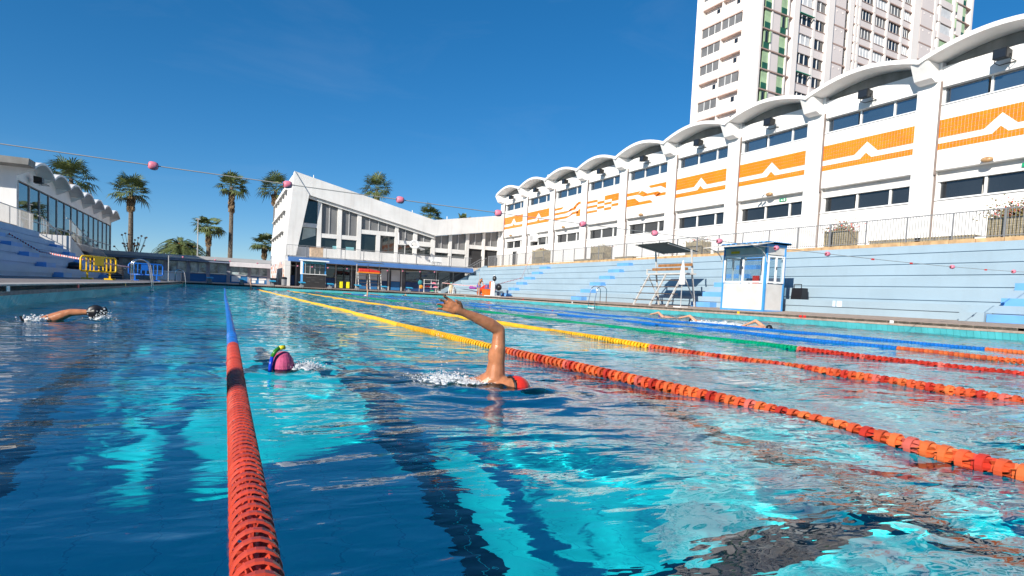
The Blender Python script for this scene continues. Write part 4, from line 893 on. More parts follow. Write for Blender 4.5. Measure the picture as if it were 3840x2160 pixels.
# palms standing beside the right terrace seen only as reflections are not built; a bare shrub behind the wing
t_ = thing('dry_shrub', 'bare shrub with dry orange seed heads behind the low wing', 'shrub', (-9.1, 78, .3)); gs_ = G(); gh = G(); R = random.Random(4)
for k in range(26):
    e = Vector((-9.1 + R.gauss(0, .8), 78 + R.gauss(0, .5), 3.6 + R.uniform(0, 1.7))); gs_.tube([(-9.1, 78, .3), (-9.1 + (e.x + 9.1) * .4, 78, 2.6), e], [.05, .03, .015], 4); gh.ball(e, (.12, .12, .10), 6, 4)
part('twigs', gs_, trunkm, t_); part('seed_heads', gh, M('seed_head', (.50, .30, .19), .8, .2, 5), t_, kind='stuff')
t_ = thing('lamp_pole', 'thin pale pole in front of the short palm', 'pole', (-3.05, 86, .3)); part('shaft', G().tube([(-3.05, 86, .3), (-3.05, 86, 8.2)], [.08, .05], 8), alu, t_); part('lamp_head', G().box(-3.3, -2.8, 85.9, 86.1, 8.15, 8.28), alu, t_)

# ------------------------------------------------------------------ float lines
fprof = [(.03, -.085), (.062, -.075), (.078, -.035), (.08, 0), (.078, .035), (.062, .075), (.03, .085)]
flm = mesh('float', G().lathe(fprof, 'x', (0, 0, 0), 16), pinkf, smooth=True); holem = mesh('float_hole', G().tube([(-.088, 0, 0), (-.0855, 0, 0)], .034, 12).tube([(.0855, 0, 0), (.088, 0, 0)], .034, 12), M('float_hole_dark', (.12, .01, .015), .8))
cordm = M('cord', (.30, .29, .28), .8)
def float_line(label, xs0, y, zf, xa, xb, sc_=1.0, small=()):
    t_ = thing('float_line', label, 'float line', (xa, y, zf(xa)), 'pink float lines hung across the pool')
    part('cord', G().tube([(x, y, zf(x)) for x in np.linspace(xa, xb, 50)], .0075 * sc_, 6), cordm, t_, True)
    for i, x in enumerate(xs0):
        o = piece('float', flm, t_, (x, y, zf(x) - .004)); s_ = sc_ * .74; o.rotation_euler = (random.uniform(0, 6), random.uniform(-.12, .14), random.uniform(-.35, .35)); o.scale = (s_,) * 3
        h = link('float_hole', holem, o)
    for x in small: part('red_flag', G().box(x - .05, x + .05, y - .012, y + .012, zf(x) - .03, zf(x) + .012), redm, t_)
float_line('pink floats on a cord crossing high above the lanes near the camera', [-.93, .86, 2.63, 4.43, 6.22, 7.96, 9.73, 11.48, 13.23, 18.42, 21.6], 10.0, lambda x: 1.955 + .00082 * (x - 15.2) ** 2 + (.0012 * max(0, x - 15.2) ** 2), -3.6, 22.9, 1.0, (14.95, 16.55, 20.1))
float_line('far thin cord with small pink floats before the clubhouse', [-2.7, -.6, .4, 2.3, 5.2, 6.3, 7.5, 9.0, 12.3, 13.6, 15.1, 16.4], 50.0, lambda x: 2.05 + .0019 * (x - 6) ** 2, -3.6, 20.6, .95)
for x, y, h, ll in ((-3.6, 10, 2.30, 'grey post holding the near float line on the left deck'), (22.9, 10, 2.1, 'grey post holding the near float line beside right bleachers'), (-3.6, 50, 2.25, 'thin steel post at the far left end of the pool'), (20.6, 50, 2.45, 'thin steel post on the far right deck')):
    t_ = thing('line_post', ll, 'post', (x, y, .36)); part('shaft', G().tube([(x, y, .36), (x, y, h)], .03, 8), alu, t_); part('foot_plate', G().box(x - .12, x + .12, y - .12, y + .12, .33, .39 if x < 22 else .48), alu, t_)

# ------------------------------------------------------------------ booth
bt = thing('lifeguard_booth', 'small blue and white cabin booth with canopy beside the right bleachers', 'booth', (21.8, 20.2, .39))
x0, x1, y0, y1, zb = 21.2, 22.4, 18.95, 21.45, .385
boothp = M('booth_panel', (.52, .50, .47), .6, .08, 1.6, .1, c2=(.66, .65, .63))
part('lower_panel', G().box(x0 + .02, x1 - .02, y0 + .02, y1 - .02, zb + .06, 1.62), boothp, bt)
part('upper_panel', G().box(x0 + .02, x1 - .02, y0 + .02, y1 - .02, 2.9, 3.24), boothp, bt)
for a in (x0, x1 - .09):
    for b in (y0, y1 - .09): part('corner_post', G().box(a, a + .09, b, b + .09, zb, 3.25), bl_cabin, bt)
part('base_frame', G().box(x0 - .01, x1 + .01, y0 - .01, y1 + .01, zb - .04, zb + .08), bl_cabin, bt); part('top_frame', G().box(x0 - .012, x1 + .012, y0 - .012, y1 + .012, 3.25, 3.36), bl_cabin, bt)
gr = G()
for k in range(9): gr.box(x0 - .1, x1 + .15, y0 - .12 + k * .31, y0 - .12 + k * .31 + .20, 3.361, 3.45)
gr.box(x0 - .1, x1 + .15, y0 - .12, y1 + .12, 3.361, 3.42); part('corrugated_roof', gr, bl_cabin, bt)
def win(name, ax, c, a, b, z0, z1, out, nsp=2):
    fr = .07; B_ = (lambda p, q, r_, s_, t0, t1: G().box(c + (0 if out > 0 else -t1), c + (t1 if out > 0 else 0), p, q, r_, s_)) if ax == 'x' else (lambda p, q, r_, s_, t0, t1: G().box(p, q, c + (0 if out > 0 else -t1), c + (t1 if out > 0 else 0), r_, s_))
    f_ = part('window_frame', B_(a, b, z0, z0 + fr, 0, .05), whitepaint, bt); 
    for p, q, r_, s_ in ((a, b, z1 - fr, z1), (a, a + fr, z0 + fr, z1 - fr), (b - fr, b, z0 + fr, z1 - fr), ((a + b) / 2 - .045, (a + b) / 2 + .045, z0 + fr, z1 - fr)): part('window_frame', B_(p, q, r_, s_, 0, .05), whitepaint, bt)
    clear = MATS.get('clear_pane') or clear_pane()
    for p, q in ((a + fr, (a + b) / 2 - .045), ((a + b) / 2 + .045, b - fr)): part('pane', B_(p, q, z0 + fr, z1 - fr, .0, .012), clear, f_)
    part('latch', B_((a + b) / 2 - .02, (a + b) / 2 + .02, (z0 + z1) / 2, (z0 + z1) / 2 + .12, 0, .07), blackm, f_)
def clear_pane():
    m = bpy.data.materials.new('clear_pane'); m.use_nodes = True; t = m.node_tree; b = t.nodes['Principled BSDF']; t.nodes.remove(b)
    tr = t.nodes.new('ShaderNodeBsdfTransparent'); tr.inputs[0].default_value = (.86, .92, .95, 1); gl = t.nodes.new('ShaderNodeBsdfGlossy'); gl.inputs['Roughness'].default_value = .02; 
    mx = t.nodes.new('ShaderNodeMixShader'); mx.inputs[0].default_value = .09; t.links.new(tr.outputs[0], mx.inputs[1]); t.links.new(gl.outputs[0], mx.inputs[2]); t.links.new(mx.outputs[0], t.nodes['Material Output'].inputs[0]); MATS['clear_pane'] = m; return m
win('w', 'x', x0 + .01, y0 + .10, y1 - .10, 1.66, 2.87, -1); win('w', 'y', y0 + .01, x0 + .10, x1 - .10, 1.66, 2.85, -1); win('w', 'y', y1 - .06, x0 + .10, x1 - .10, 1.66, 2.85, 1); win('w', 'x', x1 - .06, y0 + .1, y1 - .1, 1.66, 2.85, 1)
part('canopy', G().prism([(x0 - .95, 3.20), (x0 - .02, 3.37), (x0 - .02, 3.40), (x0 - .95, 3.23)], 'y', y0 - .35, y1 + .35), M('canopy_sheet', (.62, .58, .52), .6, .1, 3), bt)
for yy in (y0 - .05, y1 + .05): part('canopy_arm', G().tube([(x0, yy, 2.55), (x0 - .12, yy, 2.85), (x0 - .42, yy, 3.08), (x0 - .9, yy, 3.19)], .018, 6), railwhite, bt)
part('name_plate', G().box(x0 - .004, x0 + .018, y1 - .95, y1 - .45, 2.98, 3.09), yellow, bt)
part('seat_back', G().box(21.75, 21.8, 19.8, 20.15, 1.5, 2.0), redm, bt)

# ------------------------------------------------------------------ lifeguard chair with canopy, parasol, speaker
ch = thing('lifeguard_chair', 'tall white lifeguard chair with wooden bench, wide steps and dark canopy', 'lifeguard chair', (21.5, 26, .4))
for yy in (27.3, 25.9, 24.55): part('stringer', G().beam((20.55, yy, .37), (21.55, yy, 2.12), .06, .09), railwhite, ch)
for i in range(4): part('step', G().box(20.66 + .22 * i, 20.66 + .22 * i + .26, 24.4, 27.5, .66 + .37 * i, .70 + .37 * i), wood if False else M('step_plank%d' % i, (.12, .09, .07), .7, .15, 6), ch)
for yy in (27.45, 24.55):
    part('rear_leg', G().beam((22.45, yy, .44), (22.15, yy, 2.1), .07, .07), railwhite, ch); part('canopy_post', G().beam((22.18, yy, 2.1), (22.0, yy, 3.42), .07, .07), railwhite, ch)
    part('brace', G().beam((21.6, yy, 2.05), (22.4, yy, .75), .04, .04), railwhite, ch)
part('platform_frame', G().box(21.5, 22.2, 24.3, 27.55, 2.10, 2.18), railwhite, ch); part('seat_plank', G().box(21.55, 21.72, 24.4, 27.1, 2.32, 2.46), wood, ch); part('seat_plank', G().box(21.95, 22.0, 24.4, 27.1, 2.55, 2.70), wood, ch); part('side_guard', G().box(21.5, 22.2, 27.48, 27.54, 2.36, 2.42).box(21.5, 21.56, 27.48, 27.54, 2.18, 2.36), railwhite, ch)
gc = G()
for k in range(20):
    ya_, yb_ = 24.65 + k * .14, 24.65 + (k + 1) * .14; da, db = .012 * (k % 2), .012 * ((k + 1) % 2); v_ = []
    for dz in (0, .02): v_ += [(20.55, ya_, 3.68 + da + dz), (20.55, yb_, 3.68 + db + dz), (22.6, yb_, 3.34 + db + dz), (22.6, ya_, 3.34 + da + dz)]
    gc.add(v_, [(0, 1, 2, 3), (7, 6, 5, 4), (0, 4, 5, 1), (1, 5, 6, 2), (2, 6, 7, 3), (3, 7, 4, 0)])
part('canopy', gc, M('canopy_green', (.07, .085, .075), .6, .1, 2), ch); [part('canopy_frame', G().beam((20.6, y_, 3.64), (22.5, y_, 3.325), .05, .05), railwhite, ch) for y_ in (24.75, 27.3)]
t_ = thing('closed_parasol', 'closed white parasol on a thin pole in front of lifeguard chair', 'parasol', (20.85, 23.8, .38)); part('pole', G().tube([(20.85, 23.8, .38), (20.85, 23.8, 2.75)], .022, 8), alu, t_); part('folded_cloth', G().lathe([(.02, 1.14), (.17, 1.18), (.15, 1.5), (.10, 2.0), (.05, 2.3), (.02, 2.4)], 'z', (20.85, 23.8, .36), 9), whitepaint, t_); part('foot', G().box(20.6, 21.1, 23.55, 24.05, .37, .43), whitepaint, t_)
t_ = thing('trolley_speaker', 'black trolley speaker with handle standing on the pale blue steps', 'speaker', (23.4, 18.6, 1.01)); part('casing', G().prism([(23.1, 1.012), (23.55, 1.012), (23.5, 1.52), (23.15, 1.52)], 'y', 18.6, 19.15), blackm, t_); part('handle', G().tube([(23.2, 19.08, 1.5), (23.2, 19.08, 1.68), (23.2, 18.7, 1.68), (23.2, 18.7, 1.5)], .02, 6), blackm, t_)

# ------------------------------------------------------------------ ladders, starting blocks
def ladder(name, label, ydir, x_deck, x_pool, ya, yb, zd, group):
    t_ = thing('pool_ladder', label, 'ladder', (x_deck, ya, zd), group)
    for yy in (ya, yb):
        mid_ = (x_deck + x_pool) / 2; r = abs(x_deck - x_pool) / 2; s = 1 if x_pool < x_deck else -1
        pts = [(x_deck, yy, zd)] + [(mid_ + s * r * math.cos(a), yy, zd + .72 + r * .8 * math.sin(a)) for a in np.linspace(0, PI, 10)] + [(x_pool - s * .1, yy, zd + .1), (x_pool - s * .1, yy, -.9)]
        part('rail', G().tube(pts, .023, 8), steel, t_, True)
    for z in (.08, -.2, -.5): part('tread', G().box(x_pool - s * .1 - .06, x_pool - s * .1 + .06, ya, yb, z - .02, z + .02), whitepaint, t_)
ladder('l', 'steel pool ladder on the right edge left of lifeguard chair', 1, 20.65, 19.95, 30.1, 30.75, .38, 'steel pool ladders')
ladder('l', 'near steel pool ladder on the left edge before blue barrier', 1, -3.35, -2.75, 28.4, 29.0, .35, 'steel pool ladders')
ladder('l', 'far steel pool ladder in the far left corner of the pool', 1, -3.35, -2.75, 52.5, 53.1, .35, 'steel pool ladders')
names = ['leftmost', 'second from left', 'third from left', 'fourth from left', 'fifth from left', 'sixth from left', 'seventh from left', 'rightmost']
btop = mesh('platform', G().prism([(-.32, .40), (.32, .46), (.32, .52), (-.32, .46)], 'x', -.27, .27), M('block_blue', (.02, .33, .55), .5)); bped = mesh('pedestal', G().prism([(-.15, 0), (.2, 0), (.15, .43), (-.1, .40)], 'x', -.12, .12), M('block_grey', (.20, .21, .22), .8)); bfoot = mesh('step', G().box(-.2, .2, .2, .45, 0, .2), MATS['block_grey'])
for i in range(8):
    t_ = thing('starting_block', 'starting block with blue top at far end, %s of eight' % names[i], 'starting block', (LX0 - 1.25 + 2.5 * i, PY1 + .42, .365), 'starting blocks along the far end')
    link('platform', btop, t_); link('pedestal', bped, t_); link('step', bfoot, t_)

# ------------------------------------------------------------------ far deck furniture
kt = thing('kiosk', 'light blue kiosk with sliding windows and black chalkboard front', 'kiosk', (7.7, 60, .4))
part('chalkboard_front', G().box(6.72, 8.78, 59.9, 60.0, .38, 1.62), chalk, kt); part('body', G().box(6.72, 8.78, 60.0, 61.8, .38, 1.62), bl_cabin, kt)
for a in (6.68, 8.70): part('post', G().box(a, a + .11, 59.92, 60.02, 1.62, 2.9), bl_cabin, kt)
part('counter', G().box(6.6, 8.85, 59.8, 60.1, 1.62, 1.68), whitepaint, kt); part('header', G().box(6.79, 8.7, 59.94, 60.0, 2.62, 2.9), M('kiosk_teal', (.10, .34, .42), .6), kt); part('roof_awning', G().prism([(59.0, 2.84), (61.9, 3.0), (61.9, 3.08), (59.0, 2.96)], 'x', 6.55, 8.95), whitepaint, kt)
part('side_wall', G().box(6.68, 6.76, 60.03, 61.8, 1.63, 2.95), whitepaint, kt); part('back_wall', G().box(6.77, 8.7, 61.7, 61.8, 1.63, 2.9), darkin, kt)
for k in range(4): part('pane', G().box(6.95 + k * .44, 7.35 + k * .44, 59.98, 60.0, 1.72, 2.58), glass, kt); part('window_frame', G().box(6.89 + k * .44, 6.945 + k * .44, 59.93, 60.01, 1.69, 2.61), alu, kt)
for k, (a, z, w_) in enumerate(((7.0, 1.3, .5), (7.6, 1.32, .35), (7.5, 1.1, .3), (7.1, .95, .25), (7.8, .9, .4), (8.2, 1.2, .35))): part('chalk_writing', G().box(a, a + w_, 59.893, 59.899, z, z + .03), M('chalk%d' % k, (.12, .12, .12), .9), kt)
t_ = thing('lifeguard_chair', 'far lifeguard chair stacked with red mattress and orange rescue board', 'lifeguard chair', (12.7, 59, .4))
for x in (11.7, 12.8, 13.9): part('front_leg', G().beam((x, 58.6, .38), (x, 59.3, 2.05), .07, .07), railwhite, t_); part('rear_leg', G().beam((x, 60.2, .38), (x, 59.9, 2.9), .06, .06), railwhite, t_)
for i in range(5): part('step', G().box(11.65, 13.95, 58.55 + .14 * i, 58.75 + .14 * i, .45 + .33 * i, .49 + .33 * i), MATS['step_plank0'], t_)
part('platform', G().box(11.65, 13.95, 59.2, 60.1, 1.98, 2.04), railwhite, t_)
gcan = G().prism([(58.6, 2.98), (60.5, 3.12), (60.5, 3.16), (58.6, 3.02)], 'x', 11.5, 14.1); part('canopy', gcan, MATS['canopy_green'], t_)
t_ = thing('rescue_board', 'orange rescue board lying on far lifeguard chair', 'rescue board', (12.7, 59.3, 2.05)); part('board', G().prism([(11.7, 59.1), (13.75, 59.1), (13.95, 59.3), (13.75, 59.5), (11.7, 59.5)], 'z', 2.045, 2.15), M('board_orange', (.82, .25, .01), .5), t_)
t_ = thing('gym_mattress', 'red folded mattress lying on top of orange rescue board', 'mattress', (12.7, 59.3, 2.16)); part('cushion', G().box(11.85, 12.75, 59.1, 59.7, 2.152, 2.46), redm, t_); part('cushion', G().prism([(12.78, 2.152), (13.8, 2.152), (13.8, 2.3), (12.78, 2.46)], 'y', 59.1, 59.7), redm, t_)
t_ = thing('waste_bin', 'grey waste bin with black lid beside the mosaic wall', 'bin', (5.25, 62, .42)); part('drum', G().lathe([(.2, 0), (.24, .05), (.25, .62), (.24, .64)], 'z', (5.25, 62, .43), 12), railgrey, t_); part('lid', G().lathe([(.27, 0), (.27, .1), (.2, .2), (.05, .22)], 'z', (5.25, 62, 1.072), 12), blackm, t_)
t_ = thing('storage_rack', 'white wire rack with pink and green swim gear under the blue fascia', 'rack', (20.4, 63, .43))
for x in (19.6, 20.4, 21.2): part('upright', G().box(x - .025, x + .025, 63.2, 63.25, .43, 1.85), whitepaint, t_)
for z in (.55, .98, 1.4, 1.82): part('shelf', G().box(19.6, 21.2, 63.0, 63.45, z - .015, z + .015), whitepaint, t_)
for x, z, c_ in ((20.0, 1.0, redm), (20.7, 1.42, pinkf), (20.5, .57, greensign), (20.9, 1.0, pinkf)): solo('swim_gear', G().box(x - .2, x + .2, 63.05, 63.35, z, z + .1).box(x - .1, x + .12, 63.1, 63.3, z + .1, z + .16), c_, {20.0: 'red kickboard pile on left side of wire rack', 20.7: 'pink swim gear on upper right rack shelf', 20.5: 'green mat on lowest rack shelf', 20.9: 'pink swim gear on middle right rack shelf'}[x], 'swim gear')
t_ = thing('coat_stand', 'stand draped with teal and orange bags left of wire rack', 'stand', (18.9, 62.6, .42)); part('pole', G().tube([(18.9, 62.6, .42), (18.9, 62.6, 1.75)], .03, 6), alu, t_); part('teal_bag', G().ball((18.95, 62.5, 1.45), (.25, .2, .28), 8, 6), M('teal_bag', (.03, .22, .25), .8), t_); part('orange_bag', G().ball((19.05, 62.45, 1.0), (.22, .15, .22), 8, 6), M('orange_bag', (.7, .28, .03), .8), t_)
t_ = thing('mannequin_stand', 'cream dress form with teal cap right of wire rack', 'stand', (22.4, 62.3, .42)); part('torso', G().lathe([(.1, .3), (.2, .6), (.24, 1.0), (.22, 1.15), (.08, 1.2)], 'z', (22.4, 62.3, .2), 10), M('cream_cloth', (.55, .45, .28), .8), t_); part('cap', G().ball((22.4, 62.3, 1.52), (.17, .17, .14), 8, 6), M('teal_cap', (.05, .25, .25), .7), t_); part('foot', G().tube([(22.4, 62.3, .42), (22.4, 62.3, .52)], .2, 8), alu, t_)
for x, ll in ((21.5, 'white folding ladder frame beside the dress form'),):
    t_ = thing('white_frame', ll, 'frame', (x, 60.8, .41))
    for d in (0, .45): part('hoop', G().tube([(x + d, 60.6, .41), (x + d + .1, 60.7, 1.1), (x + d + .25, 60.75, 1.25), (x + d + .35, 60.8, 1.1), (x + d + .4, 60.9, .41)], .03, 6), whitepaint, t_)
for x, ll in ((11.15, 'pair of yellow kickboards leaning left at the glass doors'), (11.85, 'pair of yellow kickboards leaning right at the glass doors')): solo('kickboards', G().box(x, x + .32, 65.9, 66.05, .47, 1.15).box(x + .03, x + .29, 65.85, 65.899, .47, 1.1), rubberduck, ll, 'kickboards')

# barriers
def barrier(label, a, b, z0, mat, hgt=1.0, group=None, sign=True):
    t_ = thing('plastic_barrier', label, 'barrier', (*a, z0), group); A, B_ = Vector((*a, 0)), Vector((*b, 0)); L = (B_ - A).length; d = (B_ - A) / L
    P = lambda s, z: tuple(A + d * (s * L) + Vector((0, 0, z0 + z)))
    part('frame', G().tube([P(.03, .35), P(0, .42), P(0, .9), P(.04, 1.0), P(.96, 1.0), P(1, .9), P(1, .42), P(.97, .35), P(.03, .35)], .04, 8), mat, t_, True)
    for s in (.15, .26, .36, .50, .62, .72, .84): part('bar', G().beam(P(s, .36), P(s, .98 if s not in (.36, .5, .62) else .62), .05, .05), mat, t_)
    part('sign_panel', G().beam(P(.36, .80), P(.64, .80), .04, .38), mat, t_)
    for s in (.18, .82): part('foot', G().prism([(0, 0), (0, 0), (0, 0)], 'z', 0, .0) if False else G().beam(P(s, .36), P(s, .06), .07, .07).box(P(s, 0)[0] - .2, P(s, 0)[0] + .2, P(s, 0)[1] - .2, P(s, 0)[1] + .2, z0 - .01, z0 + .06), mat, t_)
barrier('yellow plastic crowd barrier standing on the left deck', (-5.65, 32.0), (-4.55, 33.5), .40, yellow, group='plastic crowd barriers')
barrier('blue plastic crowd barrier on the left deck behind steel ladder', (-5.05, 41.8), (-3.35, 42.3), .39, blueplast, group='plastic crowd barriers')
barrier('blue plastic crowd barrier beside the man at right bleachers', (21.9, 51.6), (21.9, 49.3), .44, M('barrier_blue', (.02, .16, .42), .5), group='plastic crowd barriers')
t_ = thing('stone_counter', 'pale square counter at the far left corner of deck', 'counter', (-3.1, 64.8, .45)); part('block', G().box(-5.9, -3.6, 63.9, 65.0, .42, 1.2), concrete, t_); part('slab_top', G().box(-6.2, -3.4, 63.8, 65.1, 1.2, 1.3), whitepaint, t_); part('front_panel', G().box(-5.6, -3.9, 63.86, 63.899, .5, 1.1), whitepaint, t_)
t_ = thing('crate_pile', 'dark crates stacked between yellow and blue barriers', 'crates', (-6.0, 43.5, .42))
for k in range(5): part('crate', G().box(-6.35, -5.55, 43.2 + .03 * (k % 2), 43.9, .42 + k * .15, .42 + k * .15 + .12), M('crate_grey%d' % k, (.06, .055, .05), .8), t_)

# gear and clothes by the far right bleachers
t_ = thing('orange_box', 'bright orange tub beside blue barrier near the standing man', 'tub', (21.3, 49.4, .42)); part('tub_body', G().prism([(20.95, .42), (21.6, .42), (21.68, .98), (20.87, .98)], 'y', 48.9, 50.0), orangep, t_); part('tub_rim', G().box(20.84, 21.71, 48.87, 50.03, .98, 1.03), orangep, t_)
t_ = thing('pool_hoist', 'white pool hoist column with black disc top on right deck', 'hoist', (21.2, 48.2, .42)); part('column', G().box(21.1, 21.3, 48.1, 48.5, .41, 1.65), whitepaint, t_); part('base', G().box(20.7, 21.7, 47.7, 49.0, .41, .47), whitepaint, t_); part('black_disc', G().ball((21.2, 48.0, 1.95), (.18, .2, .24), 10, 8), blackm, t_); part('orange_arm', G().box(21.2, 21.32, 48.75, 49.1, 1.1, 1.7), orangep, t_); part('mast_head', G().tube([(21.2, 48.1, 1.65), (21.2, 48.05, 2.25)], .07, 8), whitepaint, t_)
solo('black_bag', G().ball((21.3, 47.3, 1.2), (.25, .4, .3), 10, 8), blackm, 'black bag hanging on the white pool hoist', 'bag', smooth=True)
solo('red_jacket', G().tube([(22.75, 55.6, .62), (22.95, 55.0, 1.02), (23.1, 54.4, 1.25), (23.1, 53.9, 1.3)], [.10, .2, .26, .2], 8), redm, 'red jacket thrown on lowest step beside the corner stairs', 'jacket', smooth=True)
solo('navy_towel', G().box(22.85, 23.0, 53.5, 54.1, .47, 1.05).box(22.85, 23.4, 53.0, 54.6, 1.02, 1.10), bl_dark, 'navy towel hanging over lowest step near standing man', 'towel')
solo('clothes_heap', G().ball((23.2, 57.6, 1.12), (.25, .5, .14), 8, 6).ball((23.25, 58.5, 1.16), (.25, .35, .18), 8, 6), M('violet_cloth', (.25, .05, .28), .9), 'violet clothes heap on lowest step by corner stairs', 'clothes', smooth=True)
solo('rubber_shoes', G().ball((22.6, 54.6, .50), (.1, .24, .08), 8, 5).ball((22.6, 54.2, .49), (.1, .2, .07), 8, 5), M('shoe_red', (.35, .03, .03), .6), 'red shoes on deck below the red jacket', 'shoes', smooth=True)
def tape(label, pts):
    t_ = thing('barrier_tape', label, 'tape', pts[0]); gr_, gw_ = G(), G(); n = 36
    P = [Vector(p) for p in pts]
    seg = []
    for i in range(len(P) - 1):
        for k in range(n): seg.append(P[i].lerp(P[i + 1], k / n))
    seg.append(P[-1])
    for k in range(len(seg) - 1): (gr_ if k % 2 else gw_).beam(seg[k], seg[k + 1], .012, .07)
    part('red_stripes', gr_, redm, t_, kind='stuff'); part('white_stripes', gw_, whitepaint, t_, kind='stuff')
tape('red and white tape slung from the terrace railing to the pool hoist', [(27.5, 53.5, 4.7), (24.6, 49.6, 2.2), (21.4, 48.3, 1.4)])
tape('red and white tape across the foot of the corner stairs', [(22.3, 65.1, 1.6), (22.2, 58, 1.35), (21.7, 52.5, 1.3)])
tape('red and white tape sloping down over the left bleachers to yellow barrier', [(-9.9, 36.5, 2.75), (-7.4, 33.5, 1.5), (-5.6, 32.1, 1.25), (-4.6, 33.4, 1.1), (-5.0, 41.6, 1.15)])
solo('black_bag', G().ball((-7.0, 38.2, 1.0), (.35, .55, .22), 10, 8), blackm, 'black bag lying on the left bleachers behind yellow barrier', 'bag', smooth=True)

# ------------------------------------------------------------------ people
def organic(caps, voxel, smooth=3):
    """one continuous skin from tapered capsules (p, r, q, s) and ellipsoids (c, (rx, ry, rz))"""
    g = G()
    for c in caps:
        if len(c) == 2: g.ball(c[0], c[1], 16, 12)
        else:
            p, r, q, s = Vector(c[0]), c[1], Vector(c[2]), c[3]; d = (q - p); L = d.length; d = d / max(L, 1e-6); pts = []; rr = []
            for a in np.linspace(-PI / 2, 0, 5)[0:]: pts.append(p + d * r * math.sin(a)); rr.append(max(.0006, r * math.cos(a)))
            for k in (1, 2, 3): pts.append(p.lerp(q, k / 4)); rr.append(r + (s - r) * k / 4)
            for a in np.linspace(0, PI / 2, 5): pts.append(q + d * s * math.sin(a)); rr.append(max(.0006, s * math.cos(a)))
            g.tube(pts, rr, 14)
    me = mesh('tmp', g, None); o = bpy.data.objects.new('tmp', me); col.objects.link(o)
    m = o.modifiers.new('r', 'REMESH'); m.mode = 'VOXEL'; m.voxel_size = voxel
    s_ = o.modifiers.new('s', 'SMOOTH'); s_.iterations = smooth; s_.factor = .5
    dg = bpy.context.evaluated_depsgraph_get(); ev = o.evaluated_get(dg); out = bpy.data.meshes.new_from_object(ev)
    bpy.data.objects.remove(o); out.shade_smooth(); return out
def skinned(name, caps, voxel, mat, parent, smooth=3):
    me = organic(caps, voxel, smooth); off = ORG[parent.name]; me.transform(Matrix.Translation(-off)); me.materials.clear(); me.materials.append(mat); me.name = name
    o = link(name, me, parent); ORG[o.name] = off; return o
V = Vector

# swimmer in the foreground: front crawl, right arm recovering high, face in the water
sw = thing('person', 'swimmer in orange-red cap with one bent arm raised high above the water', 'person', (1.62, 3.56, 0), 'swimmers in the lanes')
sh, el, wr = V((1.612, 3.57, .035)), V((1.618, 3.55, .355)), V((1.352, 3.52, .464))
caps = [(sh, .070, sh + V((.002, -.005, .09)), .058), (sh + V((.002, -.005, .09)), .056, el + V((-.002, 0, -.12)), .050), (el + V((-.002, 0, -.12)), .048, el, .038), (sh + V((-.012, -.008, .15)), (.046, .046, .075)), (sh + V((.014, 0, .12)), (.046, .046, .08)), (el + V((.016, .0, .012)), .020, el + V((.004, 0, -.02)), .03),
        (el, .038, el.lerp(wr, .28) + V((0, 0, .008)), .043), (el.lerp(wr, .28) + V((0, 0, .008)), .042, el.lerp(wr, .68) + V((0, 0, .006)), .033), (el.lerp(wr, .68) + V((0, 0, .006)), .032, wr, .025)]
hd = V((-.93, -.03, .36)).normalized(); sd = V((.33, -.42, .84)); sd = (sd - hd * sd.dot(hd)).normalized(); up_ = sd.cross(hd).normalized(); up_ = up_ if up_.y > 0 else -up_   # hand direction, back of hand, thumb side towards the camera
pc = wr + hd * .055
caps += [(wr, .026, pc, .031), (pc + sd * .020, .020, pc + hd * .045 + sd * .026, .016), (pc - sd * .020, .020, pc + hd * .045 - sd * .026, .015), (pc, .022, pc + hd * .045, .017), (pc + sd * .008, .021, pc + hd * .042 + sd * .01, .016)]
kn = pc + hd * .045
for off, L, spread in ((-.033, .066, -.26), (-.011, .082, -.09), (.011, .086, .07), (.033, .074, .22)):          # little, ring, middle, index finger
    b = kn + sd * off; d1 = (hd + sd * spread * .8 + up_ * .10).normalized(); m_ = b + d1 * L * .5; d2 = (d1 - up_ * .42).normalized(); e = m_ + d2 * L * .30; d3 = (d2 - up_ * .35).normalized()
    caps += [(b, .0098, m_, .0090), (m_, .0090, e, .0082), (e, .0082, e + d3 * L * .24, .0068)]
tb = wr + hd * .030 + sd * .022; tm_ = tb + (hd * .65 + sd * .70 - up_ * .30).normalized() * .042; caps += [(tb, .016, tm_, .0115), (tm_, .0115, tm_ + (hd * .95 + sd * .15 - up_ * .3).normalized() * .038, .0085)]
# torso, far arm and legs under the surface
hip = V((1.18, 4.05, -.20)); ch_ = V((1.52, 3.66, -.08))
caps += [(ch_ + V((.02, .03, 0)), .115, ch_.lerp(hip, .55), .10), (ch_.lerp(hip, .5), .10, hip, .105), (sh, .07, ch_, .10), (V((1.64, 3.50, -.02)), .055, ch_, .10), (V((1.70, 3.66, -.16)), .06, ch_, .10),
         (V((1.70, 3.66, -.16)), .05, V((1.95, 3.45, -.30)), .042), (V((1.95, 3.45, -.30)), .042, V((2.2, 3.35, -.30)), .028), (hip + V((-.06, -.04, 0)), .085, V((.92, 4.28, -.36)), .06), (V((.92, 4.28, -.36)), .058, V((.66, 4.55, -.34)), .036),
         (hip + V((.05, .06, 0)), .085, V((1.0, 4.44, -.24)), .06), (V((1.0, 4.44, -.24)), .058, V((.78, 4.75, -.40)), .036)]
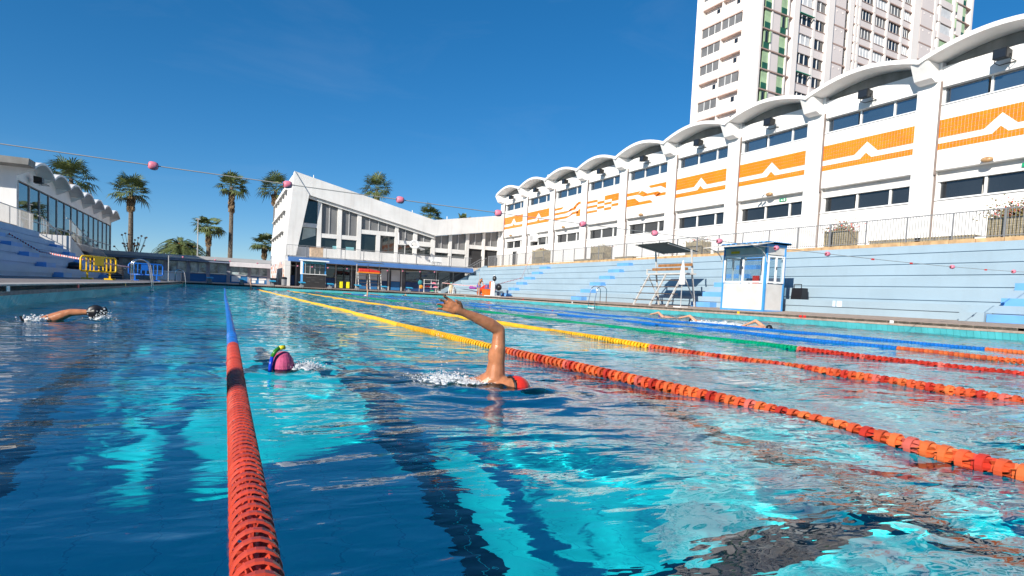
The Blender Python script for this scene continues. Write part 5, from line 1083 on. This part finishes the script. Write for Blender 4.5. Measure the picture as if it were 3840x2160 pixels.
# head, turned into the water, with nose, brow and ear
hc = V((1.695, 3.46, -.030))
caps += [(hc, (.098, .082, .086)), (hc + V((-.05, -.02, -.02)), .06, sh + V((.05, -.05, -.03)), .055), (hc + V((-.03, -.075, -.03)), .016, hc + V((-.03, -.095, -.045)), .012), (hc + V((-.045, -.045, .045)), .012, hc + V((-.065, -.05, .03)), .010)]
skinned('body', caps, .0058, skin, sw, 4)
gcap = G().ball((hc.x + .018, hc.y, hc.z + .008), (.098, .089, .091), 20, 14); gcap2 = G()
for q in gcap.f:
    c = sum((V(gcap.v[i]) for i in q), V()) / len(q)
    if c.x > hc.x - .012: gcap2.add([gcap.v[i] for i in q], [tuple(range(len(q)))])
part('swim_cap', gcap2, redcap, sw, True)
part('goggle_strap', G().tube([hc + V((-.022, .086 * math.cos(a), .088 * math.sin(a) + .006)) for a in np.linspace(-.6, 3.8, 14)], .007, 6), blackm, sw); part('goggle_lens', G().ball(hc + V((-.055, -.062, .012)), (.022, .016, .015), 8, 6), M('goggle_lens', (.04, .05, .07), .1), sw)

# swimmer in pink cap with a snorkel
ps = thing('person', 'swimmer in dark pink cap breathing through a blue and yellow snorkel', 'person', (.375, 4.42, 0), 'swimmers in the lanes')
c0 = V((.375, 4.42, .015))
skinned('body', [(c0 + V((0, .02, -.03)), (.075, .095, .09)), (c0 + V((0, .06, -.06)), .06, V((.39, 4.65, -.13)), .11), (V((.39, 4.65, -.13)), .14, V((.40, 5.05, -.20)), .12), (V((.40, 5.05, -.20)), .12, V((.40, 5.25, -.24)), .13), (V((.34, 5.3, -.26)), .085, V((.33, 5.75, -.32)), .06), (V((.33, 5.75, -.32)), .058, V((.32, 6.15, -.24)), .036), (V((.47, 5.3, -.26)), .085, V((.48, 5.75, -.22)), .06), (V((.48, 5.75, -.22)), .058, V((.49, 6.15, -.38)), .036),
                 (V((.55, 4.7, -.12)), .06, V((.66, 4.45, -.14)), .045), (V((.66, 4.45, -.14)), .042, V((.62, 4.2, -.10)), .03), (V((.24, 4.7, -.14)), .06, V((.1, 4.5, -.3)), .045), (V((.1, 4.5, -.3)), .042, V((.12, 4.25, -.36)), .03), (V((.55, 4.7, -.12)), .06, V((.24, 4.7, -.14)), .06)], .010, skin2, ps)
gp = G().ball((c0.x, c0.y, c0.z - .01), (.083, .10, .118), 20, 14); g2 = G()
for q in gp.f:
    c = sum((V(gp.v[i]) for i in q), V()) / len(q)
    if c.z > -.02: g2.add([(gp.v[i][0] + (.012 if gp.v[i][2] > .1 else 0), gp.v[i][1], gp.v[i][2]) for i in q], [tuple(range(len(q)))])
part('swim_cap', g2, pinkcap, ps, True)
sn = [(.292, 4.34, -.03), (.296, 4.34, .04), (.306, 4.35, .09), (.325, 4.36, .128), (.352, 4.37, .150), (.388, 4.38, .155)]
for nm, a, b, mt in (('snorkel_tube', 0, 3, M('snorkel_blue', (.01, .05, .55), .25)), ('snorkel_bend', 2, 5, M('snorkel_green', (.03, .20, .02), .25)), ('snorkel_tip', 4, 6, M('snorkel_yellow', (.65, .60, .02), .25))): part(nm, G().tube(sn[a:b], [.0125 + .0006 * a] * len(sn[a:b]), 10), mt, ps, True)

# swimmer at far left with black hand paddle glove
ls = thing('person', 'swimmer at far left stretching an arm with a black glove paddle', 'person', (-1.8, 9.0, 0), 'swimmers in the lanes')
s0 = V((-1.90, 9.0, .01))
skinned('body', [(s0, .075, V((-1.75, 8.98, .085)), .058), (V((-1.75, 8.98, .085)), .055, V((-1.68, 8.97, .115)), .046), (V((-1.68, 8.97, .115)), .046, V((-1.50, 8.95, .125)), .034), (s0, .075, V((-2.0, 9.05, -.07)), .10), (V((-2.0, 9.05, -.07)), .12, V((-1.75, 9.4, -.2)), .12), (V((-1.75, 9.4, -.2)), .12, V((-1.6, 9.7, -.25)), .12), (V((-1.6, 9.7, -.25)), .09, V((-1.3, 10.2, -.3)), .05), (V((-1.3, 10.2, -.3)), .05, V((-1.1, 10.6, -.25)), .035), (V((-2.06, 8.96, -.04)), (.085, .085, .075)), (V((-2.04, 8.97, -.04)), .05, s0, .06)], .010, skin, ls)
part('black_cap', G().ball((-2.06, 8.955, -.03), (.092, .09, .078), 14, 10), blackm, ls, True)
part('snorkel', G().tube([(-2.12, 8.92, -.04), (-2.14, 8.91, .02), (-2.155, 8.91, .06)], .014, 8), blackm, ls)
gp = [(V((-1.50, 8.95, .125)), .036, V((-1.42, 8.94, .13)), .062), (V((-1.42, 8.94, .13)), (.098, .035, .088))]
for k, (dx, dz) in enumerate(((.10, .055), (.115, .03), (.118, .0), (.105, -.03), (.03, -.09))): gp.append((V((-1.42 + dx * .4, 8.94, .13 + dz * .4)), .02, V((-1.42 + dx, 8.93, .13 + dz)), .014))
skinned('glove', gp, .008, blackm, ls)

# three swimmers in the right-hand lanes and two far away
def far_swimmer(label, x, y, d, capm, arm=0, s=1.0):
    t_ = thing('person', label, 'person', (x, y, 0), 'swimmers in the lanes'); d = V((d[0], d[1], 0)).normalized(); sd_ = V((-d.y, d.x, 0)); o = V((x, y, 0))
    c = [(o + V((0, 0, .015)), (.085, .085, .085)), (o - d * .08 + V((0, 0, -.01)), .055, o - d * .22 + V((0, 0, -.05)), .11), (o - d * .25 + V((0, 0, -.06)), .13, o - d * .75 + V((0, 0, -.10)), .12), (o - d * .75 + sd_ * .08 + V((0, 0, -.14)), .085, o - d * 1.6 + sd_ * .08 + V((0, 0, -.18)), .04), (o - d * .75 - sd_ * .08 + V((0, 0, -.14)), .085, o - d * 1.6 - sd_ * .08 + V((0, 0, -.26)), .04)]
    s_ = o - d * .22 + sd_ * .16 + V((0, 0, .02)); c.append((s_, .06, o - d * .25 + V((0, 0, -.03)), .09))
    if arm == 0: e = s_ - d * .26 + V((0, 0, .17)); h = e - d * .26 + V((0, 0, -.12))
    elif arm == 1: e = s_ + d * .22 + V((0, 0, .16)); h = e + d * .26 + V((0, 0, -.06))
    else: e = s_ + V((.02, 0, .36)); h = e + V((-.06, 0, .30))
    c += [(s_, .06, e, .045), (e, .045, h, .03), (h, .03, h + (h - e).normalized() * .12, .034)]
    for k in range(4): c.append((h + (h - e).normalized() * .12 + sd_ * (k - 1.5) * .02, .012, h + (h - e).normalized() * .21 + sd_ * (k - 1.5) * .024, .009))
    skinned('body', c, .014, skin2, t_); part('swim_cap', G().ball(o + V((0, 0, .02)) + d * .012, (.094, .094, .09), 12, 8), capm, t_, True)
far_swimmer('right lane swimmer with black cap directly below the booth', 13.7, 12.0, (.25, -1), blackm, 0)
far_swimmer('right lane swimmer stretched out left of the black capped one', 14.2, 15.6, (-.3, 1), blackm, 1)
far_swimmer('right lane swimmer with blue cap farthest left below the lifeguard chair', 15.6, 18.9, (-.2, 1), M('cap_blue', (.05, .06, .3), .5), 1)
far_swimmer('distant swimmer raising one arm straight up in green rope lane', 9.3, 44.0, (0, -1), M('cap_white', (.6, .6, .6), .5), 2)
far_swimmer('distant swimmer with arm up at the far wall beside yellow rope', 2.2, 55.0, (0, 1), blackm, 2)
far_swimmer('distant swimmer resting near the far wall right of the raised arm', 15.0, 54.5, (0, -1), blackm, 1)

# man bending over at the barrier
mn = thing('person', 'standing man in purple trunks bending over a blue barrier', 'person', (21.6, 52.3, .44), None)
b = V((21.55, 52.35, .44))
mc = []
for s_ in (-1, 1):
    f_ = b + V((s_ * .10, .02 * s_, 0)); k_ = f_ + V((0, -.02, .46)); h_ = b + V((s_ * .09, .02, .88))
    mc += [(f_ + V((0, -.12, .035)), .035, f_ + V((0, .03, .04)), .04), (f_ + V((0, .02, .06)), .042, k_, .055), (k_, .058, h_, .085)]
    sh_ = b + V((s_ * .17, -.42, 1.30)); el_ = sh_ + V((.02, -.10, -.27)); ha_ = el_ + V((0, -.20, -.10)); mc += [(sh_, .055, el_, .042), (el_, .042, ha_, .03), (ha_, .03, ha_ + V((0, -.08, -.02)), .035)]
    for k in range(4): mc.append((ha_ + V((.02 * (k - 1.5), -.08, -.02)), .011, ha_ + V((.022 * (k - 1.5), -.15, -.05)), .008))
mc += [(b + V((0, .02, .90)), .14, b + V((0, -.12, 1.12)), .13), (b + V((0, -.12, 1.12)), .13, b + V((0, -.38, 1.34)), .15), (b + V((-.13, -.40, 1.32)), .07, b + V((.13, -.40, 1.32)), .07), (b + V((0, -.44, 1.38)), .06, b + V((0, -.56, 1.44)), .055), (b + V((0, -.64, 1.46)), (.08, .10, .11)), (b + V((0, -.74, 1.42)), .02, b + V((0, -.76, 1.40)), .014)]
skinned('body', mc, .016, skin, mn)
skinned('swim_trunks', [(b + V((0, .03, .92)), .155, b + V((0, 0, .99)), .15), (b + V((-.09, .02, .86)), .10, b + V((-.09, .01, .74)), .095), (b + V((.09, .02, .86)), .10, b + V((.09, .01, .74)), .095)], .016, purple, mn)
part('hair', G().ball(b + V((0, -.62, 1.49)), (.085, .10, .105), 12, 8), M('dark_hair', (.03, .02, .015), .8), mn, True)

# ------------------------------------------------------------------ splashes
def splash(label, c, n, sx, sy, sz, rmin, rmax, seed, trail=None):
    R = random.Random(seed); g = G()
    for k in range(n):
        x, y = c[0] + R.gauss(0, sx), c[1] + R.gauss(0, sy); z = c[2] + abs(R.gauss(0, sz)) ; r = R.uniform(rmin, rmax) * (1 if R.random() < .85 else 1.7)
        g.ball((x, y, z), (r * R.uniform(.8, 1.3), r, r * R.uniform(.7, 1.3)), 6, 4)
    if trail:
        for k in range(trail[3]): 
            s_ = R.random(); x = trail[0][0] + (trail[1][0] - trail[0][0]) * s_ + R.gauss(0, .02); z = trail[0][2] + (trail[1][2] - trail[0][2]) * s_ + R.gauss(0, .02); r = R.uniform(.0014, .0042); g.ball((x, trail[2] + R.gauss(0, .04), z), r, 6, 4)
    blobs = []
    for k in range(n // 9):
        x, y = c[0] + R.gauss(0, sx * .75), c[1] + R.gauss(0, sy * .75); r = R.uniform(2.2, 5.0) * rmax; blobs.append(((x, y, c[2] - .004 + abs(R.gauss(0, sz * .35))), (r * 1.3, r * 1.3, r * .55)))
    me_f = organic(blobs, max(.0022, rmax * .75), 1); nv = len(g.v); g.add([tuple(v.co) for v in me_f.vertices], [tuple(p.vertices) for p in me_f.polygons])
    o = link('splash', mesh('splash', g, foamm, c, True), None, c); o['kind'] = 'stuff'; o['label'] = label; o['category'] = 'splash'
splash('white splash behind the raised arm swimmer', (1.32, 3.72, .012), 700, .11, .10, .022, .0010, .0034, 1, ((1.20, 0, .48), (1.28, 0, .05), 3.62, 70))
splash('foam over the back of the raised arm swimmer', (1.47, 3.60, .01), 350, .06, .05, .010, .0010, .0030, 6)
splash('foam beside the pink capped swimmer', (.53, 4.42, .008), 800, .055, .05, .020, .0010, .0038, 2)
splash('splash around the black glove of the far left swimmer', (-1.35, 8.95, .04), 420, .05, .05, .05, .002, .007, 3)
splash('foam at the head of the far left swimmer', (-2.02, 8.9, .01), 160, .06, .05, .03, .003, .009, 4)
splash('splash around the right lane swimmers', (13.6, 13.9, .02), 260, .3, .5, .03, .006, .018, 5)
